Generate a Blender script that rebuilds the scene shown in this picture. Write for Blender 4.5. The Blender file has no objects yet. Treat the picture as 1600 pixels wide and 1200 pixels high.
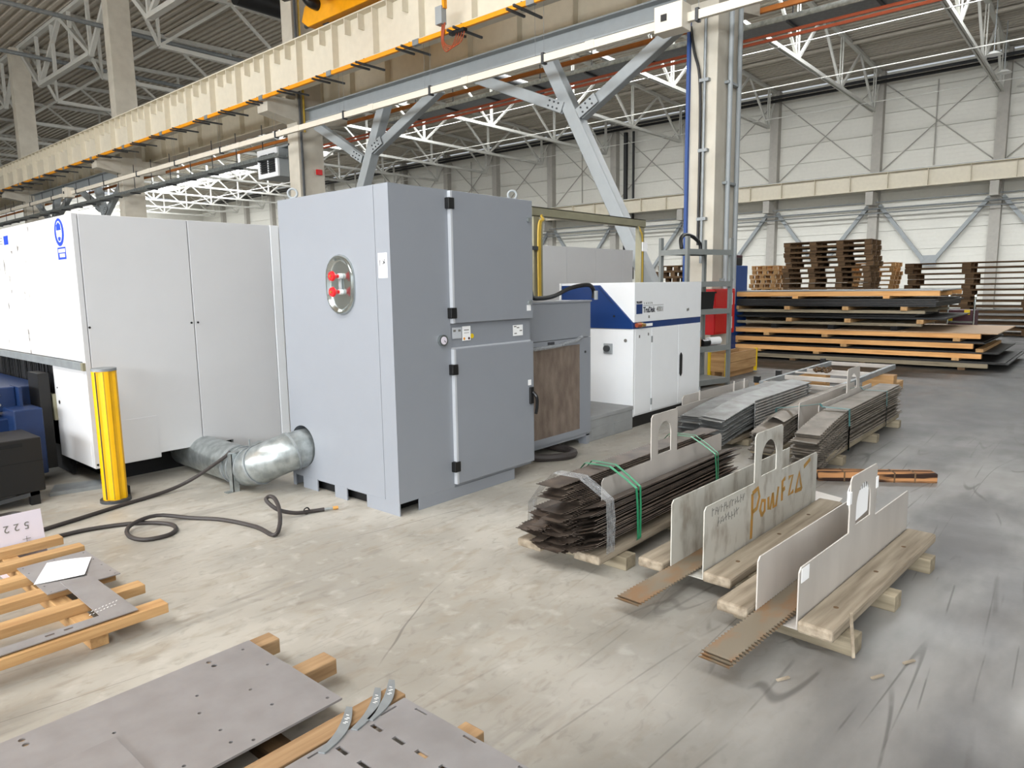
import bpy, bmesh, math, random
from mathutils import Vector, Matrix
random.seed(7)
scn = bpy.context.scene
COL = scn.collection
# ------------------------------------------------------------------ camera
# world axes: X runs towards the far wall, Y along the crane runways, metres
F_PX, PITCH, ROLL, YAW, CAM_H = 1090.32, math.radians(7.9099), math.radians(0.8393), math.radians(40.9313), 1.55
fw = Vector((math.cos(YAW)*math.cos(PITCH), math.sin(YAW)*math.cos(PITCH), -math.sin(PITCH)))
rt = Vector((math.sin(YAW), -math.cos(YAW), 0)); dn = fw.cross(rt)
r2 = math.cos(ROLL)*rt + math.sin(ROLL)*dn; d2 = -math.sin(ROLL)*rt + math.cos(ROLL)*dn
cam = bpy.data.cameras.new('camera'); camo = bpy.data.objects.new('camera', cam); COL.objects.link(camo)
m = Matrix((r2, -d2, -fw)).transposed().to_4x4(); m.translation = (0, 0, CAM_H); camo.matrix_world = m
cam.sensor_fit = 'HORIZONTAL'; cam.sensor_width = 36; cam.lens = F_PX*36/1600; cam.clip_end = 400; cam.clip_start = .05
scn.camera = camo
# ------------------------------------------------------------------ light
scn.view_settings.view_transform = 'Standard'; scn.view_settings.look = 'None'
scn.view_settings.exposure = EXPO = 0.15; scn.view_settings.gamma = 1; scn.view_settings.use_curve_mapping = False
wd = bpy.data.worlds.new('sky'); scn.world = wd; wd.use_nodes = True
wd.node_tree.nodes['Background'].inputs[0].default_value = (.88, .94, 1, 1)
wd.node_tree.nodes['Background'].inputs[1].default_value = 0.55
def area(name, loc, sx, sy, power, rot=(0, 0, 0), col=(1, .98, .95)):
    l = bpy.data.lights.new(name, 'AREA'); l.shape = 'RECTANGLE'; l.size = sx; l.size_y = sy; l.energy = power; l.color = col
    o = bpy.data.objects.new(name, l); o.location = loc; o.rotation_euler = rot; COL.objects.link(o); return o
area('skylight_daylight', (-5.7, 4, 13.9), 5, 44, 2800, col=(.92, .97, 1))            # ridge skylight of the bay the camera stands in
area('skylight_daylight', (28.9, 17, 14.0), 2.8, 46, 9500, col=(.95, .98, 1))      # ridge skylight of the far bay
area('skylight_daylight', (33, 75, 13.6), 6, 34, 9000, col=(.95, .98, 1))             # roof lights far down the hall
area('window_and_fill_light', (-22.9, 1, 6.5), 5, 46, 9600, (0, math.radians(-90), 0), (.92, .965, 1))   # window band in the side wall
area('window_and_fill_light', (6, -29.9, 6.5), 50, 5, 350, (math.radians(90), 0, 0), (.92, .965, 1))   # fill light: unseen window band added behind the camera to lift faces turned there
# ------------------------------------------------------------------ helpers
def lin(c):
    return tuple(((v/255)/12.92 if v/255 <= .04045 else ((v/255+.055)/1.055)**2.4) for v in c)+(1,)
MATS = {}
def mat(name, rgb, rough=.5, metal=0., var=.06, scale=6., stretch=None, rgb2=None, bump=0., bscale=60., rand=0., alpha=1., emit=0., thresh=None, spec=.5):
    m = bpy.data.materials.new(name); m.use_nodes = True; nt = m.node_tree; b = nt.nodes['Principled BSDF']; L = nt.links
    b.inputs['Roughness'].default_value = rough; b.inputs['Metallic'].default_value = metal
    b.inputs['Specular IOR Level'].default_value = spec
    tc = nt.nodes.new('ShaderNodeTexCoord'); mp = nt.nodes.new('ShaderNodeMapping'); L.new(tc.outputs['Object'], mp.inputs[0])
    if stretch: mp.inputs['Scale'].default_value = stretch
    nz = nt.nodes.new('ShaderNodeTexNoise'); nz.inputs['Scale'].default_value = scale; nz.inputs['Detail'].default_value = 5; L.new(mp.outputs[0], nz.inputs[0])
    if rand:
        oi = nt.nodes.new('ShaderNodeObjectInfo'); va = nt.nodes.new('ShaderNodeVectorMath'); va.operation = 'MULTIPLY_ADD'
        va.inputs[1].default_value = (37, 53, 71); L.new(oi.outputs['Random'], va.inputs[0]); L.new(mp.outputs[0], va.inputs[2]); L.new(va.outputs[0], nz.inputs[0])
    c1 = lin(rgb); c2 = lin(rgb2) if rgb2 else tuple(v*(1-var*2.2) for v in c1[:3])+(1,)
    cr = nt.nodes.new('ShaderNodeValToRGB'); e = cr.color_ramp.elements
    lo, hi = thresh or (.3, .7); e[0].position = lo; e[1].position = hi; e[0].color = c2; e[1].color = c1
    L.new(nz.outputs['Fac'], cr.inputs[0]); out = cr.outputs[0]
    if rand:
        hs = nt.nodes.new('ShaderNodeHueSaturation'); mr = nt.nodes.new('ShaderNodeMapRange'); mr.inputs[3].default_value = 1-rand; mr.inputs[4].default_value = 1+rand
        L.new(oi.outputs['Random'], mr.inputs[0]); L.new(mr.outputs[0], hs.inputs['Value']); L.new(out, hs.inputs['Color']); out = hs.outputs[0]
    L.new(out, b.inputs['Base Color'])
    if bump:
        n2 = nt.nodes.new('ShaderNodeTexNoise'); n2.inputs['Scale'].default_value = bscale; L.new(mp.outputs[0], n2.inputs[0])
        bp = nt.nodes.new('ShaderNodeBump'); bp.inputs['Strength'].default_value = bump; bp.inputs['Distance'].default_value = .01
        L.new(n2.outputs['Fac'], bp.inputs['Height']); L.new(bp.outputs[0], b.inputs['Normal'])
    if alpha < 1: b.inputs['Alpha'].default_value = alpha
    if emit:
        L.new(out, b.inputs['Emission Color']); b.inputs['Emission Strength'].default_value = emit
    MATS[name] = m; return m
def wood(name, rgb, rgb2, axis, rand=.12, rough=.75, thresh=(.25, .7)):
    st = [9, 9, 9]; st[axis] = .7
    return mat(name, rgb, rough, rgb2=rgb2, scale=2.6, stretch=st, bump=.25, bscale=9, rand=rand, thresh=thresh, spec=.25)
mat('cab_grey', (140, 144, 151), .42, var=.01)
mat('cab_edge', (190, 193, 198), .4, var=.01)
mat('mach_white', (207, 207, 208), .4, var=.01)
mat('mach_marked', (206, 203, 200), .45, rgb2=(96, 92, 88), scale=7, stretch=(1, 2.2, 1), thresh=(.32, .335))
mat('white_paint', (236, 238, 240), .4, var=.01)
mat('paper', (246, 246, 246), .8, var=.01)
mat('paper_lilac', (222, 214, 224), .8, var=.02)
mat('ink', (60, 60, 66), .8); mat('ink_grey', (120, 118, 112), .8)
mat('black', (14, 14, 15), .5); mat('black_gloss', (18, 18, 20), .3); mat('rubber', (58, 52, 50), .55, var=.1)
mat('dark_gap', (14, 14, 15), .9)
mat('navy', (10, 52, 112), .4, var=.03); mat('machine_blue', (14, 42, 84), .45, var=.1, scale=9); mat('blue_locker', (20, 66, 134), .45, var=.03)
mat('sign_blue', (22, 66, 190), .5, var=.02)
mat('yellow', (247, 186, 0), .38, var=.05); mat('yellow_clip', (236, 200, 20), .5)
mat('crane_yellow', (240, 165, 8), .45, var=.06); mat('rail_orange', (244, 160, 20), .45, var=.06); mat('rail_rust', (190, 112, 40), .5, var=.08)
mat('cable_yellow', (196, 162, 60), .5); mat('red', (205, 14, 20), .42, var=.03); mat('red_valve', (226, 28, 36), .35, var=.03)
mat('galv', (186, 192, 192), .34, .75, rgb2=(150, 156, 156), scale=14, thresh=(.35, .65)); mat('galv_matt', (150, 155, 157), .5, .35, var=.1, scale=12)
mat('stainless', (190, 196, 194), .16, .95, var=.04)
mat('steel_plate', (160, 157, 157), .46, .35, rgb2=(145, 141, 140), scale=7, thresh=(.3, .75), bump=.03)
mat('steel_cradle', (194, 188, 181), .42, .12, rgb2=(176, 170, 163), scale=4, stretch=(1, 1, .35), thresh=(.3, .7))
mat('steel_stained', (186, 184, 176), .48, .12, rgb2=(150, 143, 132), scale=9, stretch=(1.2, 1, .6), thresh=(.30, .5))
mat('slat_rust', (136, 106, 76), .5, .2, rgb2=(126, 115, 98), scale=5, stretch=(1, 2, 2), thresh=(.44, .6), rand=.1)
mat('slat_dark', (112, 99, 88), .5, .3, rgb2=(66, 56, 49), scale=10, rand=.4)
mat('slat_grey', (134, 126, 116), .55, .3, rgb2=(96, 88, 78), scale=7, rand=.2)
mat('slat_blue', (150, 152, 152), .45, .4, rgb2=(112, 110, 106), scale=7, rand=.15)
mat('strap_green', (42, 150, 104), .4); mat('strap_teal', (62, 128, 128), .45)
mat('film', (225, 228, 230), .22, rgb2=(150, 154, 158), scale=40, stretch=(6, .5, .5), alpha=.38, thresh=(.4, .6), bump=.6, bscale=50)
mat('concrete_col', (206, 200, 186), .85, rgb2=(186, 179, 165), scale=2, bump=.1)
mat('girder_cream', (219, 211, 192), .55, var=.03); mat('steel_grey', (158, 163, 165), .5, var=.03); mat('trunk_cream', (232, 224, 208), .5, var=.02)
mat('truss_white', (206, 205, 198), .55, var=.03); mat('deck', (196, 188, 175), .6, var=.05); mat('wall_panel', (224, 222, 213), .6, var=.02, rand=.02)
mat('wall_col', (178, 174, 166), .75, var=.05); mat('copper', (176, 88, 58), .4, .3, var=.06); mat('dark_steel', (70, 72, 74), .5, .2)
mat('olive', (150, 146, 122), .5, .3, var=.08); mat('shelf_grey', (138, 142, 140), .5, .2, var=.05)
mat('filter', (134, 120, 108), .95, rgb2=(104, 90, 80), scale=5, stretch=(2.5, 1, 1), bump=.6, bscale=40)
mat('brass', (190, 150, 80), .35, .8); mat('cork', (216, 160, 84), .6); mat('maroon', (70, 24, 36), .5)
mat('rope_blue', (30, 60, 130), .6); mat('chalk', (232, 232, 230), .9, var=.01)
mat('plinth_grey', (150, 152, 152), .6, var=.06); mat('sheet_dark', (34, 33, 32), .5, .1, var=.2, rand=.2); mat('sheet_brown', (176, 148, 118), .7, var=.05); mat('sheet_grey', (120, 122, 122), .4, .5)  # sheet_dark: dark steel taken near black for the shade in the stack gaps
mat('pane', (255, 255, 255), .3, var=0, emit=3.5)
mat('pane_side', (240, 246, 255), .3, var=0, emit=1.2)
mat('pane_fill', (200, 206, 215), .3, var=0, emit=.25)  # weak glow for the added fill windows behind the camera
mat('spray_orange', (176, 122, 44), .6, rgb2=(150, 126, 70), scale=30)
mat('lamp_white', (240, 240, 236), .5, var=0)
for i, ax in enumerate('xy'):
    wood('wood_fresh_'+ax, (198, 160, 112), (160, 120, 78), i)
    wood('wood_grey_'+ax, (162, 150, 132), (108, 96, 80), i, .08)
    wood('wood_old_'+ax, (112, 88, 62), (72, 54, 38), i, .2)
    wood('wood_pale_'+ax, (152, 141, 120), (112, 102, 84), i, .1)
wood('wood_orange_y', (230, 178, 118), (196, 140, 84), 1)
wood('wood_tan', (176, 146, 110), (132, 102, 72), 0)
wood('wood_charred', (172, 124, 82), (46, 32, 26), 0, thresh=(.44, .56), rough=.95)

class MB:
    def __init__(s): s.v = []; s.f = []
    def add(s, vs, fs):
        n = len(s.v); s.v += [tuple(v) for v in vs]; s.f += [tuple(i+n for i in f) for f in fs]; return s
    def box(s, a, b):
        (x0, y0, z0), (x1, y1, z1) = a, b
        x0, x1 = min(x0, x1), max(x0, x1); y0, y1 = min(y0, y1), max(y0, y1); z0, z1 = min(z0, z1), max(z0, z1)
        return s.add([(x0, y0, z0), (x1, y0, z0), (x1, y1, z0), (x0, y1, z0), (x0, y0, z1), (x1, y0, z1), (x1, y1, z1), (x0, y1, z1)],
                     [(3, 2, 1, 0), (4, 5, 6, 7), (0, 1, 5, 4), (1, 2, 6, 5), (2, 3, 7, 6), (3, 0, 4, 7)])
    def bar(s, p0, p1, w, h, up=(0, 0, 1)):
        p0, p1 = Vector(p0), Vector(p1); d = (p1-p0).normalized(); sd = d.cross(Vector(up))
        if sd.length < 1e-4: sd = d.cross(Vector((1, 0, 0)))
        sd.normalize(); u = sd.cross(d)
        vs = [p+sd*a*w/2+u*b*h/2 for p in (p0, p1) for a, b in ((-1, -1), (1, -1), (1, 1), (-1, 1))]
        return s.add(vs, [(3, 2, 1, 0), (4, 5, 6, 7), (0, 1, 5, 4), (1, 2, 6, 5), (2, 3, 7, 6), (3, 0, 4, 7)])
    def cyl(s, p0, p1, r, n=12, r1=None):
        return s.tube([p0, p1], r, n, r1)
    def tube(s, pts, r, n=8, r1=None, closed=False, cap=True):
        pts = [Vector(p) for p in pts]; N = len(pts); vs = []; prev = None
        for i, p in enumerate(pts):
            if closed: d = pts[(i+1) % N]-pts[i-1]
            else: d = pts[min(i+1, N-1)]-pts[max(i-1, 0)]
            d.normalize()
            if prev is None:
                a = d.orthogonal() if abs(d.z) > .95 else d.cross(Vector((0, 0, 1)))
            else: a = prev-d*prev.dot(d)
            a.normalize(); prev = a; b = d.cross(a); rr = r if r1 is None else r+(r1-r)*i/(N-1)
            vs += [p+(a*math.cos(t)+b*math.sin(t))*rr for t in [2*math.pi*k/n for k in range(n)]]
        fs = []
        for i in range(N if closed else N-1):
            for k in range(n):
                j = (i+1) % N; fs.append((i*n+k, i*n+(k+1) % n, j*n+(k+1) % n, j*n+k))
        if not closed and cap: fs += [tuple(range(n-1, -1, -1)), tuple((N-1)*n+k for k in range(n))]
        return s.add(vs, fs)
    def prism(s, poly, fn, t0, t1):
        # poly: 2D points; fn(a, b, t) -> xyz
        n = len(poly); vs = [fn(a, b, t0) for a, b in poly]+[fn(a, b, t1) for a, b in poly]
        fs = [tuple(range(n-1, -1, -1)), tuple(range(n, 2*n))]+[(i, (i+1) % n, n+(i+1) % n, n+i) for i in range(n)]
        return s.add(vs, fs)
    def sheet(s, rows):
        n = len(rows[0]); vs = [p for r in rows for p in r]
        return s.add(vs, [(i*n+k, i*n+k+1, (i+1)*n+k+1, (i+1)*n+k) for i in range(len(rows)-1) for k in range(n-1)])
    def mesh(s, name, smooth=False, bevel=0., recalc=True, minv=None):
        me = bpy.data.meshes.new(name); off = minv
        vs = [tuple(off @ Vector(v)) for v in s.v] if off else s.v
        me.from_pydata(vs, [], s.f)
        bm = bmesh.new(); bm.from_mesh(me)
        if recalc: bmesh.ops.recalc_face_normals(bm, faces=bm.faces)
        if bevel:
            ed = [e for e in bm.edges if len(e.link_faces) == 2 and e.calc_face_angle(0) > .6]
            bmesh.ops.bevel(bm, geom=ed, offset=bevel, segments=2, profile=.5, affect='EDGES', clamp_overlap=True)
        if smooth:
            for f in bm.faces: f.smooth = True
            for e in bm.edges:
                if len(e.link_faces) == 2 and e.calc_face_angle(0) > .7: e.smooth = False
        bm.to_mesh(me); bm.free(); return me
    def build(s, name, mt, parent=None, smooth=False, bevel=0., world=True):
        inv = None
        if parent is not None and world and parent in FRAME: inv = FRAME[parent].inverted()
        o = bpy.data.objects.new(name, s.mesh(name, smooth, bevel, minv=inv)); COL.objects.link(o)
        o.data.materials.append(MATS[mt])
        if parent is not None:
            o.parent = parent
            if parent in FRAME: FRAME[o] = FRAME[parent]
        return o
FRAME = {}
def tag(o, label=None, cat=None, group=None, kind=None):
    if label: o['label'] = label
    if cat: o['category'] = cat
    if group: o['group'] = group
    if kind: o['kind'] = kind
    return o
def thing(name, label, cat, loc=(0, 0, 0), rz=0., group=None):
    o = bpy.data.objects.new(name, None); COL.objects.link(o); o.empty_display_size = .1
    o.location = loc; o.rotation_euler = (0, 0, rz); FRAME[o] = Matrix.Translation(loc) @ Matrix.Rotation(rz, 4, 'Z')
    return tag(o, label, cat, group)
def solo(name, mb, mt, label, cat, group=None, loc=None, smooth=False, bevel=0.):
    # a thing that is one mesh, origin at its base
    xs = [v[0] for v in mb.v]; ys = [v[1] for v in mb.v]; zs = [v[2] for v in mb.v]
    loc = loc or ((min(xs)+max(xs))/2, (min(ys)+max(ys))/2, min(zs)); M = Matrix.Translation(loc)
    o = bpy.data.objects.new(name, mb.mesh(name, smooth, bevel, minv=M.inverted())); COL.objects.link(o); o.location = loc
    o.data.materials.append(MATS[mt]); return tag(o, label, cat, group)
def B(name, a, b, mt, p, bevel=0.): return MB().box(a, b).build(name, mt, p, bevel=bevel)
def clone(o, parent=None, loc=None, rz=None):
    c = o.copy(); COL.objects.link(c); c.parent = parent
    if loc is not None: c.location = loc
    if rz is not None: c.rotation_euler[2] = rz
    for ch in list(o.children): clone(ch, c)
    return c
def cut(o, cutter):
    # real openings: boolean difference, applied
    co = bpy.data.objects.new('cutter', cutter.mesh('cutter')); COL.objects.link(co); co.matrix_world = Matrix.Identity(4)
    if o in FRAME: co.matrix_world = FRAME[o]; co.data.transform(FRAME[o].inverted())
    elif o.parent is None: co.matrix_world = Matrix.Translation(o.location); co.data.transform(co.matrix_world.inverted())
    bpy.context.view_layer.update()
    md = o.modifiers.new('cut', 'BOOLEAN'); md.object = co; md.operation = 'DIFFERENCE'; md.solver = 'EXACT'
    dg = bpy.context.evaluated_depsgraph_get(); me = bpy.data.meshes.new_from_object(o.evaluated_get(dg))
    o.modifiers.clear(); old = o.data; o.data = me; bpy.data.objects.remove(co); bpy.data.meshes.remove(old)
def text(body, size, origin, right, up, mt, parent, name='lettering', xs=1., depth=.0015, bold=0.):
    cu = bpy.data.curves.new('t', 'FONT'); cu.body = body; cu.size = size; cu.extrude = depth; cu.offset = bold; cu.resolution_u = 3
    t = bpy.data.objects.new('t', cu); COL.objects.link(t); bpy.context.view_layer.update()
    me = bpy.data.meshes.new_from_object(t.evaluated_get(bpy.context.evaluated_depsgraph_get())); bpy.data.objects.remove(t); bpy.data.curves.remove(cu)
    r, u = Vector(right).normalized(), Vector(up).normalized(); n = r.cross(u)
    M = Matrix((r*xs, u, n)).transposed().to_4x4(); M.translation = origin
    if parent in FRAME: M = FRAME[parent].inverted() @ M
    me.transform(M); me.name = name; me.materials.clear(); me.materials.append(MATS[mt])
    o = bpy.data.objects.new(name, me); COL.objects.link(o); o.parent = parent
    return o
def wobble(a): return random.uniform(-a, a)
def smoothpath(pts, k=6):
    P = [Vector(p) for p in pts]; out = []
    for i in range(len(P)-1):
        p0, p1, p2, p3 = P[max(i-1, 0)], P[i], P[i+1], P[min(i+2, len(P)-1)]
        for j in range(k):
            t = j/k; out.append(.5*((2*p1)+(p2-p0)*t+(2*p0-5*p1+4*p2-p3)*t*t+(3*p1-p0-3*p2+p3)*t**3))
    return out+[P[-1]]
# ================================================================== SETTING
RIDGE, ZR, ZE = 28.9, 14.1, 13.55
def floor_material():
    m = bpy.data.materials.new('concrete_floor'); m.use_nodes = True; nt = m.node_tree; L = nt.links; b = nt.nodes['Principled BSDF']; N = nt.nodes.new
    tc = N('ShaderNodeTexCoord')
    def noise(scale, detail=6, st=None, rot=0, dist=0):
        mp = N('ShaderNodeMapping'); L.new(tc.outputs['Object'], mp.inputs[0]); mp.inputs['Rotation'].default_value = (0, 0, rot)
        if st: mp.inputs['Scale'].default_value = st
        n = N('ShaderNodeTexNoise'); n.inputs['Scale'].default_value = scale; n.inputs['Detail'].default_value = detail; n.inputs['Distortion'].default_value = dist
        L.new(mp.outputs[0], n.inputs[0]); return n.outputs['Fac']
    def ramp(x, lo, hi, a=0., b_=1.):
        r = N('ShaderNodeMapRange'); r.inputs[1].default_value = lo; r.inputs[2].default_value = hi; r.inputs[3].default_value = a; r.inputs[4].default_value = b_; r.interpolation_type = 'SMOOTHSTEP'
        L.new(x, r.inputs[0]); return r.outputs[0]
    def math_(op, a, b_):
        n = N('ShaderNodeMath'); n.operation = op; n.use_clamp = True
        for i, x in enumerate((a, b_)):
            if isinstance(x, float): n.inputs[i].default_value = x
            else: L.new(x, n.inputs[i])
        return n.outputs[0]
    def mix(fac, a, b_):
        n = N('ShaderNodeMix'); n.data_type = 'RGBA'; L.new(fac, n.inputs[0])
        for i, x in ((6, a), (7, b_)):
            if isinstance(x, tuple): n.inputs[i].default_value = x
            else: L.new(x, n.inputs[i])
        return n.outputs[2]
    base = mix(ramp(noise(1.1, 8), .35, .65), lin((154, 149, 139)), lin((180, 175, 165)))
    base = mix(math_('MULTIPLY', ramp(noise(4.5, 8, (1, 2.2, 1), .5, .8), .5, .72), .5), base, lin((150, 138, 120)))
    base = mix(math_('MULTIPLY', ramp(noise(13, 9, (.85, 1.5, 1), .7, .9), .52, .74), .4), base, lin((128, 121, 110)))
    base = mix(math_('MULTIPLY', ramp(noise(9, 9, (1, 1, 1), .2, .3), .55, .75), .4), base, lin((200, 196, 188)))
    # the driving lane beside the stacked slats is greyer from tyres
    sx = N('ShaderNodeSeparateXYZ'); L.new(tc.outputs['Object'], sx.inputs[0])
    a1 = N('ShaderNodeMath'); a1.operation = 'MULTIPLY_ADD'; a1.inputs[1].default_value = -.22; L.new(sx.outputs['X'], a1.inputs[0]); L.new(sx.outputs['Y'], a1.inputs[2])
    lane = ramp(a1.outputs[0], 1.75, -.35)
    lane = math_('MULTIPLY', lane, ramp(noise(.6, 3), .0, .5, .7, 1.))
    base = mix(lane, base, mix(ramp(noise(1.6, 9, (.5, 1.6, 1), .6), .35, .68), lin((92, 91, 90)), lin((132, 130, 127))))
    far = ramp(sx.outputs['X'], 5.5, 10.5)  # whole floor goes darker towards the far side
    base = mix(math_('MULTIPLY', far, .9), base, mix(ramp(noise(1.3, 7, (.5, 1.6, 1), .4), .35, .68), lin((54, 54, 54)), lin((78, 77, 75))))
    # broad tyre smears
    sm = math_('MULTIPLY', ramp(noise(1.5, 5, (.25, 2.4, 1), .95, .6), .56, .72), ramp(noise(.5, 2), .4, .62))
    base = mix(math_('MULTIPLY', sm, .55), base, lin((88, 85, 82)))
    # thin scratches, several directions
    for k, (rot, sc, wd_) in enumerate(((.3, 1.3, .011), (.75, 1.9, .012), (1.05, 1.0, .008), (1.6, 1.5, .01), (2.25, 1.1, .008), (2.8, 1.7, .01))):
        raw = noise(sc, .9, (.1, 1.25, 1), rot, .0)
        df = N('ShaderNodeMath'); df.operation = 'SUBTRACT'; L.new(raw, df.inputs[0]); df.inputs[1].default_value = .5
        ab = N('ShaderNodeMath'); ab.operation = 'ABSOLUTE'; L.new(df.outputs[0], ab.inputs[0])
        line = ramp(ab.outputs[0], wd_*.42, wd_*.08)
        keep = math_('MULTIPLY', ramp(noise(1.1+.3*k, 6, (.6, 1.3, 1), rot), .49, .58), ramp(lane, 0., 1., .22, 1.))
        base = mix(math_('MULTIPLY', math_('MULTIPLY', line, keep), .72), base, lin((74, 71, 68)))
    for k, (rot, sc, th) in enumerate(((1.15, .8, .004),)):
        mp = N('ShaderNodeMapping'); L.new(tc.outputs['Object'], mp.inputs[0]); mp.inputs['Rotation'].default_value = (0, 0, rot); mp.inputs['Scale'].default_value = (.42, 1.5, 1); mp.inputs['Location'].default_value = (k*3.1, k*1.7, 0)
        nz = N('ShaderNodeTexNoise'); nz.inputs['Scale'].default_value = 1.4; L.new(mp.outputs[0], nz.inputs[0])
        mx = N('ShaderNodeVectorMath'); mx.operation = 'MULTIPLY_ADD'; mx.inputs[1].default_value = (.25, .25, 0); L.new(nz.outputs['Color'], mx.inputs[0]); L.new(mp.outputs[0], mx.inputs[2])
        vo = N('ShaderNodeTexVoronoi'); vo.feature = 'DISTANCE_TO_EDGE'; vo.inputs['Scale'].default_value = sc; L.new(mx.outputs[0], vo.inputs[0])
        line = ramp(vo.outputs['Distance'], th, th*.25)
        keep = ramp(noise(.9+.4*k, 5, None, rot), .54, .62)
        base = mix(math_('MULTIPLY', math_('MULTIPLY', line, keep), .55), base, lin((86, 82, 77)))
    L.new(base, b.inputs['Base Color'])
    rg = ramp(noise(2.2, 6), .3, .7, .38, .6); L.new(rg, b.inputs['Roughness']); b.inputs['Specular IOR Level'].default_value = .35
    bp = N('ShaderNodeBump'); bp.inputs['Strength'].default_value = .06; bp.inputs['Distance'].default_value = .01; L.new(noise(30, 4), bp.inputs['Height']); L.new(bp.outputs[0], b.inputs['Normal'])
    MATS['floor'] = m
floor_material()
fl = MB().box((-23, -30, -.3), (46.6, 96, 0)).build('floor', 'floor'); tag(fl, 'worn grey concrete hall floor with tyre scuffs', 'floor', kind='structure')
# far long wall: horizontal sandwich panels
wf = MB().box((46.42, -30, 0), (46.6, 96, 13.5)).build('wall_far', 'wall_panel'); tag(wf, 'pale panel wall at the far side of the hall', 'wall', kind='structure')
pm = MB()
prof = [(46.42, 0)]; k = 0
hgt = 1.12
pz = [0]
for i in range(5): pz += [i*hgt/5+.01, (i+1)*hgt/5-.035, (i+1)*hgt/5-.02]
rows = [[(46.30 if j % 3 else 46.303, y, z) for y in (.012, 5.988)] for j, z in enumerate(pz)]
pm.sheet(rows); pm.box((46.33, .012, 0), (46.43, 5.988, hgt-.02))
pme = pm.mesh('panel'); pme.materials.append(MATS['wall_panel'])
for i in range(-3, 15):
    for j in range(12):
        o = bpy.data.objects.new('panel', pme); COL.objects.link(o); o.parent = wf; o.location = (0, 5.4+6*i, .02+j*hgt)
we = MB().box((-23, 95.8, 0), (46.6, 96, 13.6)).build('wall_end', 'wall_panel'); tag(we, 'pale end wall far down the hall', 'wall', kind='structure')
ws = MB().box((-23.3, -30, 0), (-23, 96, 4)).box((-23.3, -30, 9), (-23, 96, 13.6)).box((-23.3, 30, 4), (-23, 96, 9)).build('wall_side', 'wall_panel'); tag(ws, 'pale side wall with a band of windows', 'wall', kind='structure')
w4 = MB().box((-23.2, -30, 4), (-23.15, 30, 9)).build('window_4', 'pane_side'); tag(w4, 'band of side windows', 'window', kind='structure')
wb = MB().box((-23, -30.2, 0), (46.6, -30, 4)).box((-23, -30.2, 9), (46.6, -30, 13.6)).box((32, -30.2, 4), (46.6, -30, 9)).build('wall_back', 'wall_panel'); tag(wb, 'pale wall behind the viewer', 'wall', kind='structure')
w5 = MB().box((-23, -30.15, 4), (32, -30.1, 9)).build('window_fill', 'pane_fill'); tag(w5, 'added band of windows behind the viewer, for fill light', 'window', kind='structure')
# ribbed roof deck, two bays with ridge skylights
def zroof(u):
    return ZR-(ZR-ZE)*abs(u-RIDGE)/17.4 if u > 11.5 else ZR-(ZR-ZE)*abs(u+5.75)/17.25
def deck(mb, u0, u1, v0=-30):
    u = u0; row0 = []; row1 = []
    while u < u1-.01:
        for du, dz in ((0, 0), (.15, 0), (.18, .09), (.32, .09)):
            if u+du <= u1: row0.append((u+du, v0, zroof(u+du)+dz)); row1.append((u+du, 96, zroof(u+du)+dz))
        u += .35
    mb.sheet([row0, row1])
dk = MB(); deck(dk, -23, -8.2); deck(dk, -3.2, 27.4); deck(dk, 30.4, 46.5); deck(dk, -8.2, -3.2, 30); deck(dk, 27.4, 30.4, 39)
dk.box((-23.2, -30, 14.3), (-8.2, 96, 14.4)).box((-3.2, -30, 14.3), (27.4, 96, 14.4)).box((30.4, -30, 14.3), (46.6, 96, 14.4))
ce = dk.build('ceiling', 'deck'); tag(ce, 'ribbed grey metal roof deck', 'ceiling', kind='structure')
def skylight(name, label, u0, u1, v0, v1, dv, z):
    fr = MB(); n = int((v1-v0)/dv)
    for i in range(n+1): fr.box((u0, v0+i*dv-.05, z-.08), (u1, v0+i*dv+.05, z+.02))
    for u in (u0, u1): fr.box((u-.08, v0, z-.25), (u+.08, v1, z+.3))
    f = fr.build(name, 'truss_white'); tag(f, label, 'skylight', kind='structure')
    pme = MB().box((u0, .05, z), (u1, dv-.05, z+.03)).mesh('pane'); pme.materials.append(MATS['pane'])
    for i in range(n):
        o = bpy.data.objects.new('pane', pme); COL.objects.link(o); o.parent = f; o.location = (0, v0+i*dv, 0)
skylight('window_1', 'bright ridge skylight over the far bay', 27.4, 30.4, -6, 39, 3, 14.12)
skylight('window_2', 'bright ridge skylight over the near bay', -8.2, -3.2, -24, 30, 6, 14.12)
skylight('window_3', 'bright roof light far down the hall', 35.5, 38.5, 54, 90, 3, 13.72)
# ---- roof trusses
TR = thing('roof_truss', 'white lattice roof truss spanning the far bay', 'truss', (28.9, 5.4, 11.1), 0, 'roof trusses of the far bay')
y = 5.4
bj = [28.9+s*d for s in (-1, 1) for d in (3.5, 9.7, 15.9)]; bj.sort()
tj = [11.9, 16.1, 22.3, 28.9, 35.5, 41.7, 45.9]
MB().bar((11.9, y, zroof(12)-.12), (28.9, y, ZR-.12), .2, .16).bar((28.9, y, ZR-.12), (45.9, y, zroof(45.9)-.12), .2, .16).build('top_chord', 'truss_white', TR)
MB().box((13, y-.1, 11.08), (44.8, y-.03, 11.24)).box((13, y+.03, 11.08), (44.8, y+.1, 11.24)).box((13, y-.03, 11.14), (44.8, y+.03, 11.18)).build('bottom_chord', 'truss_white', TR)
for i, u in enumerate(bj):
    for t in (tj[i], tj[i+1]): MB().bar((u, y, 11.16), (t, y, zroof(t)-.15), .11, .11).build('diagonal', 'truss_white', TR)
    MB().bar((u, y-.05, 11.16), (u, y-.05, zroof(u)-.12), .05, .09).bar((u, y+.06, 11.16), (u, y+.06, zroof(u)-.12), .05, .09).build('post', 'truss_white', TR)
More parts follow.
